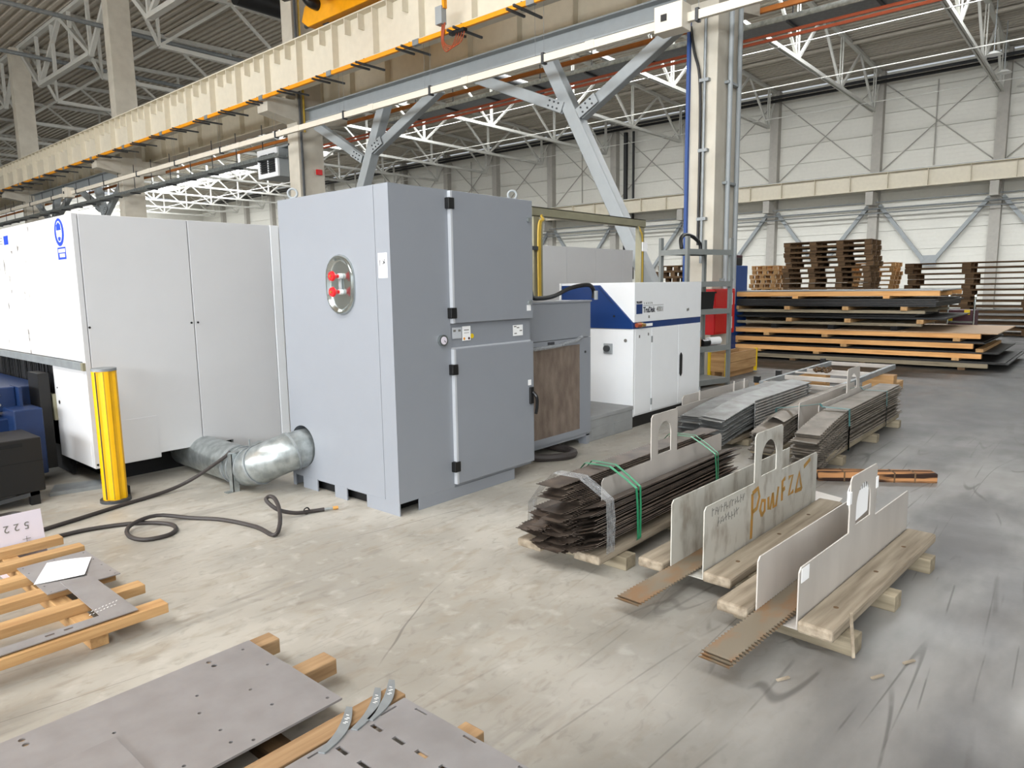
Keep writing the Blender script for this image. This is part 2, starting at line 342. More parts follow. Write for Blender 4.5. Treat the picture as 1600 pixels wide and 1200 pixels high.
for i in list(range(-2, 0))+list(range(1, 15)):
    clone(TR, None, (28.9, 5.4+6*i, 11.1))
# lattice girders over the column line
LG = thing('lattice_girder', 'grey lattice girder between two concrete columns under the roof', 'girder', (11.5, 23.42, 11.1), 0, 'lattice girders on the column line')
c = 23.42
MB().box((11.4, c-5.9, 13.25), (11.6, c+5.9, 13.4)).build('top_chord', 'truss_white', LG)
MB().box((11.38, c-3.2, 11.05), (11.62, c+3.2, 11.22)).build('bottom_chord', 'truss_white', LG)
for a, z0, b_, z1 in ((-3.2, 11.1, -5.8, 13.3), (3.2, 11.1, 5.8, 13.3), (-3.2, 11.1, 0, 13.3), (3.2, 11.1, 0, 13.3)):
    MB().bar((11.5, c+a, z0), (11.5, c+b_, z1), .16, .16).build('diagonal', 'truss_white', LG)
for a in (-3.2, -1.1, 1.1, 3.2): MB().bar((11.5, c+a, 11.1), (11.5, c+a, 13.3), .13, .13).build('post', 'truss_white', LG)
for i in (-1, 1, 2, 3): clone(LG, None, (11.5, 23.42+12*i, 11.1))
# tie rods and pipes under the trusses
for u, z, r, mt, nm, lb in ((29.9, 11.05, .022, 'truss_white', 'tie_rod', 'thin white tie rod under the ridge'), (35.4, 11.0, .028, 'truss_white', 'tie_rod', 'thin white tie rod below the middle of the far roof slope'), (42.2, 11.05, .02, 'truss_white', 'tie_rod', 'thin white tie rod close to the far wall'),
                        (45.5, 13.05, .09, 'dark_steel', 'drain_pipe', 'upper dark drain pipe under the far eaves'), (45.2, 12.75, .09, 'black', 'drain_pipe', 'lower dark drain pipe under the far eaves')):
    mb = MB().cyl((u, -10, z), (u, 92, z), r, 6); o = solo(nm, mb, mt, lb, 'pipe', smooth=True)
PL = solo('roof_purlin', MB().box((39.9, -12, 13.55), (40.1, 92, 13.66)), 'deck', 'grey roof purlin running along the hall', 'purlin', 'roof purlins')
for u in (16, 20.5, 24.5, 33.5, 43.2): cpy = PL.copy(); COL.objects.link(cpy); cpy.location = (u, PL.location.y, zroof(u)-.13)
# ---- wall columns, bracing, far crane runway
WC = thing('wall_column', 'grey column against the far wall', 'column', (46.05, 5.4, 0), 0, 'columns of the far wall')
B('shaft', (45.8, 5.15, 0), (46.3, 5.65, 13.5), 'wall_col', WC)
B('corbel', (44.85, 5.2, 5.95), (45.8, 5.6, 6.7), 'wall_col', WC)
for i in list(range(-2, 0))+list(range(1, 15)): clone(WC, None, (46.05, 5.4+6*i, 0))
for i in range(-1, 9):
    v = 5.4+6*i
    t = thing('wall_rods', ['thin crossed tie rods on the upper far wall'][0], 'bracing', (46.2, v+3, 7.9), 0, 'crossed rods of the far wall')
    for s in (-1, 1): MB().cyl((46.22, v+3-2.7*s, 8), (46.22, v+3+2.7*s, 12.8), .03, 5).build('rod', 'wall_col', t)
    if i % 2 == 0: MB().cyl((46.2, v+3.1, 8), (46.2, v+3.1, 12.6), .035, 5).build('rod', 'wall_col', t)
    t = thing('wall_brace', 'grey V-shaped brace low on the far wall', 'bracing', (46, v+3, 2.9), 0, 'V braces of the far wall')
    for s in (-1, 1): MB().bar((46.05, v+3+2.7*s, 6), (46.05, v+3+.25*s, 2.7), .2, .2).build('strut', 'steel_grey', t)
    B('gusset', (45.98, v+2.6, 2.4), (46.02, v+3.4, 3), 'steel_grey', t)
def runway(name, label, u, v0, v1, zb, zt, full, short, first, mt, wd=.2, side=-1):
    t = thing(name, label, 'crane girder', (u, v0, zb))
    B('web', (u-.012, v0, zb+.03), (u+.012, v1, zt-.03), mt, t)
    B('top_flange', (u-wd, v0, zt-.03), (u+wd, v1, zt), mt, t); B('bottom_flange', (u-wd, v0, zb), (u+wd, v1, zb+.03), mt, t)
    B('rail', (u-.03, v0, zt), (u+.03, v1, zt+.06), 'steel_grey', t)
    a = None; b_ = None; v = first
    while v < v1:
        if v > v0+.1:
            if a is None: a = B('stiffener', (u-wd+.02, v-.012, zb+.03), (u+wd-.02, v+.012, zt-.03), mt, t); av = v
            else: clone(a, t, (0, v-av, 0))
        for k in short:
            vv = v+k
            if v0 < vv < v1:
                if b_ is None: b_ = B('short_stiffener', (u-wd+.02, vv-.012, zt-.36), (u+wd-.02, vv+.012, zt-.03), mt, t); bv = vv
                else: clone(b_, t, (0, vv-bv, 0))
        v += full
    return t
runway('crane_runway_girder', 'cream crane girder in front with ribs along the top left', 10.5, 5.42, 66, 6.62, 7.68, 1.5, (.5, 1.0), 6.85, 'girder_cream')
runway('crane_runway_girder', 'shaded cream crane girder behind the concrete columns', 12.5, -8, 66, 6.62, 7.68, 1.5, (), -7.6, 'girder_cream')
runway('crane_runway_girder', 'cream crane girder carried along the far wall', 45.1, -12, 66, 6.75, 7.72, 2.0, (), -11.5, 'girder_cream', .22)
for z, r in ((6.12, .035), (5.75, .05), (5.5, .03)):
    solo('wall_conduit', MB().cyl((45.45, -10, z), (45.45, 66, z), r, 6), 'galv_matt', 'thin %s conduit under the far crane girder' % {6.12: 'upper', 5.75: 'middle', 5.5: 'lower'}[z], 'conduit', smooth=True)
# ---- concrete columns of the near line
def column(v, label, top=13.3):
    t = thing('concrete_column', label, 'column', (11.5, v, 0))
    B('shaft', (11.1, v-.25, 0), (11.9, v+.25, top), 'concrete_col', t, .012)
    for s in (-1, 1):
        x0 = 11.1 if s < 0 else 11.9
        MB().prism([(x0, 6.05), (x0+s*.85, 6.2), (x0+s*.85, 6.6), (x0, 6.6)], lambda a, b_, tt: (a, tt, b_), v-.25, v+.25).build('corbel', 'concrete_col', t)
    return t
cA = column(5.42, 'concrete column behind the steel shelf with a blue strip')
cB = column(17.42, 'concrete column behind the tall grey cabinet')
cC = column(29.42, 'dark concrete column above the white enclosure, second from the left edge')
cD = column(41.42, 'leftmost concrete column in the view')
cE = column(53.42, 'most distant concrete column beyond the white enclosure')
# fittings on the columns
solo('blue_strip', MB().box((11.04, 5.63, 1.5), (11.1, 5.68, 5.95)), 'blue_locker', 'thin blue strip down the column behind the shelf', 'strip')
cp = thing('column_conduit', 'black cable and pipes clipped on the column face behind the shelf', 'conduit', (11.05, 5.4, 2))
MB().tube(smoothpath([(11.05, 5.62, 5.7), (11.05, 5.55, 5.3), (11.05, 5.45, 4.9), (11.05, 5.42, 4), (11.05, 5.42, 2.2)]), .022, 6).build('cable', 'black', cp, True)
MB().cyl((11.05, 5.36, 5.8), (11.05, 5.36, 1.9), .025, 8).build('pipe', 'galv_matt', cp, True)
for z in (2.6, 3.7, 4.8): B('clip', (11.02, 5.28, z), (11.1, 5.44, z+.05), 'galv_matt', cp)
wp = thing('white_riser', 'pair of pale pipes down the shaded side of the column behind the shelf', 'pipe', (11.6, 5.1, 1))
for x in (11.45, 11.8): MB().cyl((x, 5.1, 1.2), (x, 5.1, 7.5), .04, 10).build('pipe', 'steel_grey', wp, True)
for z in (1.6, 3.2, 4.8): B('clip', (11.38, 5.09, z), (11.88, 5.17, z+.04), 'galv_matt', wp)
cpb = thing('yellow_conduit', 'yellow and dark conduits down the column behind the grey cabinet', 'conduit', (11.3, 17.1, 3))
MB().cyl((11.18, 17.12, 2), (11.18, 17.12, 12.5), .035, 8).build('pipe', 'dark_steel', cpb, True)
MB().cyl((11.3, 17.12, 5.8), (11.3, 17.12, 12.5), .03, 8).build('pipe', 'cable_yellow', cpb, True)
solo('fire_button', MB().box((11.62, 17.1, 4.72), (11.78, 17.17, 4.86)), 'red', 'small red call point high on the column behind the grey cabinet', 'call point')
# bracing portals
def portal(vA, vB, label):
    t = thing('bracing_portal', label, 'bracing', (11.5, (vA+vB)/2, 0)); m = 'steel_grey'; u = 11.5
    L = vB-vA
    B('beam_web', (u-.01, vA, 6.08), (u+.01, vB, 6.38), m, t)
    B('beam_flange', (u-.18, vA, 6.05), (u+.18, vB, 6.08), m, t); B('beam_flange', (u-.18, vA, 6.38), (u+.18, vB, 6.41), m, t)
    for s, v0 in ((1, vA), (-1, vB)):
        f = lambda d: v0+s*d
        MB().bar((u, f(.05), 0), (u, f(3.25), 6.05), .26, .26, (1, 0, 0)).build('leg', m, t, bevel=.02)
        MB().bar((u, f(2.42), 4.80), (u, f(.35), 5.95), .22, .2, (1, 0, 0)).build('diagonal', m, t, bevel=.02)
        MB().bar((u, f(2.78), 4.97), (u, f(5.2), 6.02), .22, .2, (1, 0, 0)).build('diagonal', m, t, bevel=.02)
        for d0, z0_, d1, z1_ in ((2.42, 4.8, 2.0, 5.03), (2.78, 4.98, 3.2, 5.16)):
            g = MB().bar((u-.15, f(d0), z0_), (u-.15, f(d1), z1_), .02, .2, Vector((1, 0, 0)).cross(Vector((0, s*(d1-d0), z1_-z0_)))).build('gusset', m, t)
            for k in range(6):
                q = .25+.5*(k//2)/2; o_ = .05 if k % 2 else -.05; dd = Vector((0, s*(d1-d0), z1_-z0_)).normalized(); nn_ = Vector((0, -dd.z, dd.y))
                c_ = Vector((u-.16, f(d0+(d1-d0)*q), z0_+(z1_-z0_)*q))+nn_*o_
                MB().cyl(c_, c_-Vector((.02, 0, 0)), .018, 6).build('bolt', 'dark_steel', g)
portal(5.67, 17.17, 'grey steel Y-shaped bracing behind the grey cabinet and the laser')
portal(29.67, 41.17, 'dark grey Y-shaped bracing beyond the white enclosure')
# conductor rails, trunking, trays
def rails(label, u, z, v0, v1, mt, arms, nm='conductor_rail'):
    t = thing(nm, label, 'conductor rail', (u, v0, z))
    B('rail', (u-.035, v0, z-.045), (u+.035, v1, z+.045), mt, t, .008)
    arm = None; v = v0+.9; k = 0
    while v < v1 and arms:
        if arm is None: arm = MB().box((u-.25, v-.02, z-.09), (u+.55, v+.02, z-.05)).box((u-.25, v+.14, z-.11), (u+.25, v+.18, z-.07)).box((u-.02, v, z-.09), (u+.02, v+.03, z+.06)).build('bracket', 'dark_steel', t); av = v
        else: clone(arm, t, (0, v-av, 0))
        v += 1.5; k += 1
    v = v0+2.2; sl = None
    while v < v1 and arms:
        if sl is None: sl = B('joint_sleeve', (u-.045, v-.09, z-.055), (u+.045, v+.09, z+.055), 'galv_matt', t); sv = v
        else: clone(sl, t, (0, v-sv, 0))
        v += 3.0
    return t
rails('yellow conductor rail along the foot of the front crane girder', 10.12, 6.49, 6, 66, 'rail_orange', True)
rails('rust orange conductor rail under the rear crane girder', 12.95, 6.35, -6, 66, 'rail_rust', False)
tk = thing('busbar_trunking', 'long cream busbar trunking hung on wires below the front crane girder', 'trunking', (10.5, -6, 5.6))
B('duct', (10.46, -6, 5.57), (10.54, 66, 5.70), 'trunk_cream', tk)
jn = wr = bk = None
for i in range(20):
    v = 4.2+3.0*i
    if i == 0:
        jn = B('joint_cover', (10.45, v-.09, 5.565), (10.55, v+.09, 5.705), 'trunk_cream', tk); wr = MB().box((10.47, v+1.0, 5.7), (10.474, v+1.006, 6.62)).box((10.53, v+1.25, 5.7), (10.534, v+1.256, 6.62)).build('hanger_wire', 'galv_matt', tk); bk = B('hanger_clip', (10.44, v+1.0, 5.54), (10.56, v+1.05, 5.73), 'dark_steel', tk)
    else:
        for o in (jn, wr, bk): clone(o, tk, (0, 3.0*i, 0))
def feedbox(v, label):
    t = thing('feed_box', label, 'junction box', (10.4, v, 5.5)); B('housing', (10.28, v-.24, 5.45), (10.58, v+.24, 5.84), 'trunk_cream', t, .01); MB().box((10.27, v+.02, 5.6), (10.285, v+.12, 5.7)).build('socket', 'black', t)
feedbox(5.62, 'cream feed box on the trunking in front of the column by the shelf'); feedbox(33.0, 'cream feed box on the trunking beyond the white enclosure')
cl = thing('current_collector', 'grey box with hanging orange cables on the yellow conductor rail', 'collector', (10.1, 10.2, 6.4))
B('box', (9.98, 10.32, 6.62), (10.12, 10.5, 6.95), 'steel_grey', cl, .01); B('collector_arm', (10.0, 9.75, 6.36), (10.1, 10.15, 6.42), 'black', cl)
B('mast', (10.02, 10.28, 6.9), (10.1, 10.34, 8.4), 'rail_orange', cl)
for k in range(4): MB().tube(smoothpath([(10.05, 10.38-.03*k, 6.64), (10.05, 10.4-.02*k, 6.3), (10.05, 10.28-.06*k, 6.1+.02*k), (10.05, 10.08-.07*k, 6.2), (10.05, 9.98-.07*k, 6.38)]), .011, 5).build('cable', 'copper', cl, True)
for k in range(2): solo('copper_pipe', MB().cyl((13.5, -8, 6.0+.09*k), (13.5, 66, 6.0+.09*k), .03, 6), 'copper', ['lower', 'upper'][k]+' of two copper pipes running behind the columns', 'pipe', smooth=True)
def tray(u, z, v0, v1, w, label):
    t = thing('cable_tray', label, 'cable tray', (u, v0, z))
    B('base', (u-w/2, v0, z), (u+w/2, v1, z+.01), 'galv_matt', t)
    for s in (-1, 1): B('side_rail', (u+s*w/2-.008, v0, z), (u+s*w/2+.008, v1, z+.1), 'galv', t)
    h = None
    v = v0+1
    while v < v1:
        if h is None: h = MB().box((u-.01, v, z), (u+.01, v+.02, z+1.0)).box((u-w/2-.03, v-.02, z-.04), (u+w/2+.03, v+.03, z)).build('hanger', 'dark_steel', t); hv = v
        else: clone(h, t, (0, v-hv, 0))
        v += 1.5
tray(13.9, 6.33, -8, 16.5, .5, 'galvanised cable tray behind the columns at the top right'); tray(11.0, 5.2, 17.8, 66, .3, 'galvanised cable tray running below the trunking on the left')
dp = thing('drain_stack', 'pair of dark drain pipes down the far wall left of the blue strip', 'pipe', (45.7, 28, 2))
for v_, r_ in ((28.25, .16), (27.6, .09)): MB().cyl((45.7, v_, 2), (45.7, v_, 12.6), r_, 10).build('pipe', 'black', dp, True)
solo('ventilation_pipe', MB().cyl((11.9, 21.4, 10.6), (27, 21.4, 10.6), .28, 14), 'black', 'large black pipe under the roof left of the yellow crane', 'pipe', smooth=True)
for i, (v, z) in enumerate(((31, 11.9), (37, 11.9))): solo('sprinkler_pipe', MB().cyl((6, v, z), (26, v, z), .09, 8), 'galv_matt', ['nearer', 'farther'][i]+' grey sprinkler pipe crossing the dark roof top left', 'pipe', smooth=True)
HB = thing('high_bay_lamp', 'white high bay lamp hung below the truss at the top right', 'lamp', (41, 4.9, 11), 0, 'high bay lamps at the top right')
MB().cyl((41, 4.9, 11.1), (41, 4.9, 11.25), .32, 14, .12).build('reflector', 'lamp_white', HB, True); MB().cyl((41, 4.9, 11.25), (41, 4.9, 13.4), .02, 5).build('rod', 'steel_grey', HB)
for p in ((37.5, 4.9), (44.3, 4.4), (46.0-1.2, 3.9)): clone(HB, None, (p[0], p[1], 11))
# overhead crane
cr = thing('overhead_crane', 'yellow overhead crane end with black drive resting on the front girder', 'crane', (10.5, 13, 7.74))
MB().prism([(10.9, 7.78), (15.2, 7.78), (15.45, 7.95), (15.3, 8.25), (14.4, 8.55), (10.9, 8.6)], lambda a, b_, t: (t, a, b_), 10.26, 10.74).build('end_carriage', 'crane_yellow', cr, bevel=.02)
MB().prism([(10.7, 8.3), (9.5, 8.05), (-20, 8.05), (-20, 9.5), (10.7, 9.5)], lambda a, b_, t: (a, t, b_), 11.6, 14.4).build('bridge_girder', 'crane_yellow', cr)
for v in (11.6, 14.7): MB().cyl((10.4, v, 7.94), (10.6, v, 7.94), .2, 16).build('wheel', 'dark_steel', cr, True)
mo = MB().tube(smoothpath([(10.3, 14.75, 8.15), (10.1, 14.8, 8.2), (10.02, 14.95, 8.4), (10.02, 15.3, 8.5), (10.02, 15.75, 8.55)]), .13, 10).build('drive_motor', 'black_gloss', cr, True)
MB().cyl((10.5, 15.42, 7.95), (10.5, 15.62, 7.95), .06, 10).build('buffer', 'dark_steel', cr, True)
# unit heater beside column B
uh = thing('unit_heater', 'grey wall-hung fan heater with black louvres beside the column', 'heater', (11.2, 18.6, 4.7))
B('housing', (11.0, 18.0, 4.72), (11.75, 19.05, 5.5), 'steel_grey', uh, .02)
fr = MB().box((10.95, 18.0, 4.72), (11.0, 18.12, 5.5)).box((10.95, 18.93, 4.72), (11.0, 19.05, 5.5)).box((10.95, 18.12, 4.72), (11.0, 18.93, 4.84)).box((10.95, 18.12, 5.36), (11.0, 18.93, 5.5)).box((10.955, 18.51, 4.84), (10.985, 18.54, 5.36)).build('front_frame', 'white_paint', uh)
B('dark_back', (10.985, 18.12, 4.84), (11.0, 18.93, 5.36), 'dark_gap', uh)
for k in range(8): MB().bar((10.97, 18.12, 4.88+.062*k), (10.97, 18.93, 4.88+.062*k), .05, .012, (.5, 0, 1)).build('louvre', 'dark_steel', uh)
B('bracket', (11.1, 17.6, 5.5), (11.6, 19.0, 5.56), 'galv_matt', uh)
# ================================================================== MACHINES
# ---- white cutting machine enclosure
X0, Y0 = 1.864, 5.893
wm = thing('cutting_machine', 'large white machine enclosure left of the grey cabinet', 'machine', (2.7, 7.5, 0))
B('inner_frame', (1.93, 5.95, .24), (3.6, 12, 2.10), 'mach_white', wm)
B('roof_panel', (X0+.05, Y0+.05, 2.10), (3.6, 12, 2.134), 'mach_white', wm)
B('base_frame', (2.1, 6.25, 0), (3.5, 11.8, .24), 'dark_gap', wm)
B('corner_strip', (X0, Y0, .2), (X0+.035, Y0+.06, 2.137), 'mach_white', wm)
P1 = MB().prism([(1.905, .2), (2.36, .2), (2.36, .237), (2.712, .237), (2.712, 2.137), (1.905, 2.137)], lambda a, b_, t: (a, t, b_), Y0, Y0+.05).build('side_panel', 'mach_white', wm, bevel=.004)
P2 = MB().prism([(2.718, .237), (2.985, .237), (2.985, .159), (3.46, .159), (3.46, 2.137), (2.718, 2.137)], lambda a, b_, t: (a, t, b_), Y0, Y0+.05).build('side_panel', 'mach_white', wm, bevel=.004)
B('end_strip', (3.466, Y0-.01, .15), (3.545, Y0+.05, 2.137), 'white_paint', wm)
B('patch_panel', (2.06, Y0-.004, .21), (2.345, Y0, .55), 'mach_white', P1)
for x in (1.915, 2.69, 2.745): MB().cyl((x, Y0-.004, 1.292), (x, Y0+.002, 1.292), .009, 8).build('screw', 'black', wm)
MB().cyl((1.88, Y0-.004, .23), (1.88, Y0+.002, .23), .009, 8).build('screw', 'black', wm)
B('front_panel', (X0-.002, Y0+.062, 1.03), (X0+.05, 6.775, 2.137), 'mach_white', wm, .004)
B('front_panel', (X0-.002, 6.781, 1.03), (X0+.05, 9.2, 2.137), 'mach_marked', wm, .004)
B('front_panel', (X0-.002, 9.206, 1.03), (X0+.05, 12, 2.137), 'mach_white', wm, .004)
B('rail', (X0-.02, Y0+.05, .965), (X0+.06, 12, 1.025), 'galv_matt', wm)
B('rail_end', (X0-.02, Y0+.005, .965), (X0+.03, Y0+.05, 1.025), 'olive', wm)
lp = B('lower_panel', (X0-.002, Y0+.062, .2), (X0+.05, 6.67, .96), 'mach_white', wm, .004)
MB().cyl((X0-.006, 6.58, .66), (X0, 6.58, .66), .016, 8).build('lock', 'black', lp); MB().cyl((X0-.006, 6.6, .78), (X0, 6.6, .78), .006, 6).build('screw', 'black', lp)
br = MB()
for k in range(150): v = 6.75+k*.025; br.box((1.9+wobble(.008), v, .66+wobble(.015)), (1.915+wobble(.008), v+.02, .965))
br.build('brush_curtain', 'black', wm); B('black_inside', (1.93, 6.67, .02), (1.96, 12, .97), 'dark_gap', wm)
# warning sign
sg = thing('safety_sign', 'blue oval sign with a white head wearing goggles and mask on the white enclosure', 'sign', (X0-.004, 6.17, 1.9))
def ell(cv, cz, a, b_, n=24): return [(cv+a*math.cos(2*math.pi*k/n), cz+b_*math.sin(2*math.pi*k/n)) for k in range(n)]
def onface(poly, nm, mt, d, par): return MB().prism(poly, lambda a, b_, t: (t, a, b_), X0-.003-d, X0-.002-d+.001).build(nm, mt, par)
onface(ell(6.178, 2.015, .105, .105), 'disc', 'sign_blue', 0, sg); onface(ell(6.178, 2.02, .062, .08), 'head', 'white_paint', .001, sg)
onface([(6.178-.05, 2.03), (6.178-.045, 2.07), (6.178, 2.092), (6.178+.045, 2.07), (6.178+.05, 2.03)], 'cap', 'sign_blue', .002, sg)
onface([(6.178-.035, 1.975), (6.178, 1.982), (6.178+.035, 1.975), (6.178+.02, 1.95), (6.178-.02, 1.95)], 'mask', 'sign_blue', .002, sg)
for s in (-1, 1): onface(ell(6.178+s*.026, 2.01, .02, .012, 12), 'goggle', 'paper', .0025, sg)
sp = thing('text_plate', 'small blue plate with two white text lines under the safety sign', 'sign', (X0-.004, 6.17, 1.82))
onface([(6.07, 1.81), (6.25, 1.81), (6.25, 1.902), (6.07, 1.902)], 'plate', 'sign_blue', 0, sp)
for r_, (z0_, n_) in enumerate(((1.862, 9), (1.826, 7))):
    for k in range(n_): onface([(6.085+.0165*k+.012*r_, z0_), (6.096+.0165*k+.012*r_, z0_), (6.096+.0165*k+.012*r_, z0_+.028-.006*(k % 2)), (6.085+.0165*k+.012*r_, z0_+.028)], 'print', 'paper', .0012, sp)
es = thing('funding_sticker', 'pale sticker with a blue flag at the left end of the white enclosure', 'sticker', (X0-.004, 7.8, 1.97))
onface([(7.42, 1.93), (8.2, 1.93), (8.2, 2.1), (7.42, 2.1)], 'sheet', 'paper', 0, es); onface([(7.52, 1.99), (7.66, 1.99), (7.66, 2.07), (7.52, 2.07)], 'flag', 'sign_blue', .001, es)
for k in range(3): onface([(7.7, 2.0+.025*k), (7.95, 2.0+.025*k), (7.95, 2.008+.025*k), (7.7, 2.008+.025*k)], 'print', 'ink_grey', .001, es)
# blue shuttle table in front of it
bt = thing('shuttle_table', 'blue steel shuttle table projecting from under the white enclosure', 'machine', (1.3, 7.2, 0))
B('top_beam', (.2, 6.95, .60), (1.88, 9.5, .78), 'machine_blue', bt, .01)
B('front_beam', (-.2, 6.82, .60), (1.62, 6.98, .80), 'machine_blue', bt, .01)
B('lower_beam', (-.2, 6.7, .38), (1.62, 6.98, .56), 'machine_blue', bt, .01)
B('leg', (1.52, 6.52, .1), (1.72, 6.95, .64), 'machine_blue', bt, .01); B('foot', (1.56, 6.55, 0), (1.68, 6.9, .1), 'black', bt)
B('end_plate', (1.62, 6.72, .58), (1.64, 6.97, .80), 'machine_blue', bt)
for a in (0, 1):
    for b_ in (0, 1): MB().cyl((1.5-.12*a, 6.81, .66+.08*b_), (1.5-.12*a, 6.82, .66+.08*b_), .012, 8).build('bolt', 'galv', bt)
for k in range(14): MB().prism([(-.1+.09*k, .80), (-.02+.09*k, .80), (-.02+.09*k, .9), (-.06+.09*k, .84), (-.1+.09*k, .9)], lambda a, b_, t: (a, t, b_), 7.1, 9).build('support_slat', 'slat_grey', bt)
B('hinge_plate', (1.84, 6.66, .5), (1.87, 6.8, .72), 'olive', bt); B('guard', (1.75, 6.68, .1), (1.83, 6.95, .9), 'black', bt)
# black box
bb = thing('scrap_bin', 'black metal bin standing at the left edge before the blue table', 'bin', (1.1, 6.15, 0))
cbin = B('body', (.55, 5.96, .1), (1.54, 6.42, .505), 'black', bb, .008)
B('seam', (.55, 5.957, .33), (1.54, 5.961, .334), 'dark_gap', bb)
B('grip_slot', (1.15, 5.956, .45), (1.42, 5.962, .475), 'dark_gap', bb)
for x in (.62, 1.47):
    for y in (6.0, 6.36): B('leg', (x-.03, y-.03, 0), (x+.03, y+.03, .1), 'black', bb)
MB().bar((.9, 5.98, .03), (1.5, 5.98, .09), .02, .03).build('brace', 'dark_steel', bb)
solo('floor_cover', MB().prism([(1.60, 6.12), (2.05, 6.02), (2.1, 6.2), (1.7, 6.35)], lambda a, b_, t: (a, b_, t), 0, .03), 'galv_matt', 'flat galvanised cover strip on the floor behind the yellow post', 'cover')
# ---- yellow light barrier post
yp = thing('light_barrier_post', 'round yellow light barrier post before the white enclosure', 'post', (1.885, 5.60, 0))
R_, nn = .082, 28
pl = [(1.885+(R_-(.012 if k in (17, 18, 22, 23) else 0))*math.cos(2*math.pi*k/nn), 5.6+(R_-(.012 if k in (17, 18, 22, 23) else 0))*math.sin(2*math.pi*k/nn)) for k in range(nn)]
MB().prism(pl, lambda a, b_, t: (a, b_, t), .02, .985).build('column', 'yellow', yp)
for an, sm_ in ((3.6, 'dark_steel'), (4.3, 'cable_yellow')): MB().box((1.885+.081*math.cos(an)-.003, 5.6+.081*math.sin(an)-.003, .03), (1.885+.081*math.cos(an)+.003, 5.6+.081*math.sin(an)+.003, .98)).build('slot', sm_, yp)
MB().cyl((1.885, 5.6, .985), (1.885, 5.6, 1.005), .084, 28).build('cap', 'galv_matt', yp, True); MB().cyl((1.885, 5.6, 0), (1.885, 5.6, .022), .105, 24).build('base_plate', 'dark_steel', yp, True)
B('connector', (1.94, 5.68, .0), (2.02, 5.76, .07), 'black', yp)
# ---- dust collector
CX, CY, CX1, CY1, CZ = 2.977, 3.616, 4.405, 4.93, 2.225
dc = thing('dust_collector', 'tall grey sheet metal dust collector cabinet with two doors', 'cabinet', (3.7, 4.27, 0))
body = B('body', (CX+.008, CY+.006, .086), (CX1, CY1, CZ), 'cab_grey', dc)
hole = MB().cyl((2.9, 4.765, .338), (3.35, 4.765, .338), .163, 28); cut(body, hole)
sp_ = B('side_panel', (CX, 3.768, .095), (CX+.009, CY1, CZ), 'cab_grey', dc); cut(sp_, hole)
B('corner_panel', (CX, CY, 0), (CX+.009, 3.764, CZ), 'cab_grey', dc)
B('top_sheet', (CX, CY, CZ), (CX1, CY1, CZ+.004), 'cab_grey', dc)
for a, b_ in ((3.764, 3.977), (4.214, 4.365), (4.592, 4.786), (4.896, 4.93)): B('skirt', (CX, a, 0), (CX+.01, b_, .0945), 'cab_grey', dc)
B('front_strip', (CX+.0095, CY, .086), (3.507, CY+.008, CZ), 'cab_grey', dc)
B('front_skirt', (3.155, CY, 0), (4.186, CY+.01, .0855), 'cab_grey', dc)
B('skirt_rear', (CX+.012, 4.92, 0), (CX1-.2, 4.93, .0855), 'cab_grey', dc); B('inside', (3.05, 3.75, 0), (4.1, 4.85, .05), 'dark_gap', dc)
for nm, z0, z1 in (('upper_door', 1.298, CZ), ('lower_door', .113, 1.112)):
    d = MB().box((3.512, CY-.03, z0), (CX1+.004, CY-.001, z1)).build(nm, 'cab_grey', dc, bevel=.004)
    B('edge_strip', (3.505, CY-.031, z0), (3.523, CY, z1-.002), 'cab_edge', d)
    for z in ((2.137, 1.372) if z0 > 1 else (.965, .246)): B('hinge', (3.478, CY-.042, z-.038), (3.535, CY, z+.038), 'black', d, .004)
    if z0 > 1:
        for z in (2.074, 1.423): MB().cyl((4.355, CY-.05, z), (4.355, CY-.03, z), .018, 12).build('latch', 'galv', d, True)
        B('label_sticker', (4.33, CY-.0315, 1.36), (4.38, CY-.03, 1.405), 'paper', d)
    else:
        h = B('handle_plate', (4.345, CY-.05, .60), (4.39, CY-.03, .74), 'black', d, .006)
        MB().tube(smoothpath([(4.36, CY-.06, .7), (4.37, CY-.09, .66), (4.38, CY-.085, .58), (4.385, CY-.07, .52)]), .014, 8).build('lever', 'black_gloss', h, True)
        B('label_sticker', (4.335, CY-.0315, .755), (4.375, CY-.03, .80), 'paper', d)
B('door_ledge', (3.512, CY-.004, 1.108), (CX1, CY+.004, 1.122), 'cab_edge', dc)
ga = thing('pressure_gauge', 'small round pressure gauge on the grey cabinet', 'gauge', (3.414, CY-.02, 1.18))
MB().cyl((3.414, CY-.025, 1.182), (3.414, CY, 1.182), .04, 20).build('bezel', 'stainless', ga, True); MB().cyl((3.414, CY-.027, 1.182), (3.414, CY-.02, 1.182), .028, 20).build('dial', 'paper_lilac', ga)
MB().bar((3.414, CY-.029, 1.182), (3.428, CY-.029, 1.168), .003, .003).build('needle', 'ink', ga)
s = thing('rating_plate', 'grey rating plate beside the gauge on the grey cabinet', 'label', (3.57, CY-.002, 1.19)); B('plate', (3.52, CY-.002, 1.185), (3.615, CY, 1.265), 'cab_edge', s)
for x in (3.53, 3.58): B('print', (x, CY-.003, 1.235), (x+.025, CY-.001, 1.25), 'ink_grey', s)
s = thing('inspection_label', 'white inspection label with red and purple dots on the grey cabinet', 'label', (3.66, CY-.002, 1.16)); B('sheet', (3.622, CY-.002, 1.165), (3.708, CY, 1.27), 'paper', s)
B('print', (3.64, CY-.003, 1.24), (3.69, CY-.001, 1.246), 'ink_grey', s); B('print', (3.64, CY-.003, 1.22), (3.69, CY-.001, 1.223), 'ink_grey', s)
MB().cyl((3.64, CY-.003, 1.18), (3.64, CY-.001, 1.18), .01, 10).build('dot', 'rail_orange', s); MB().cyl((3.69, CY-.003, 1.18), (3.69, CY-.001, 1.18), .01, 10).build('dot', 'maroon', s)
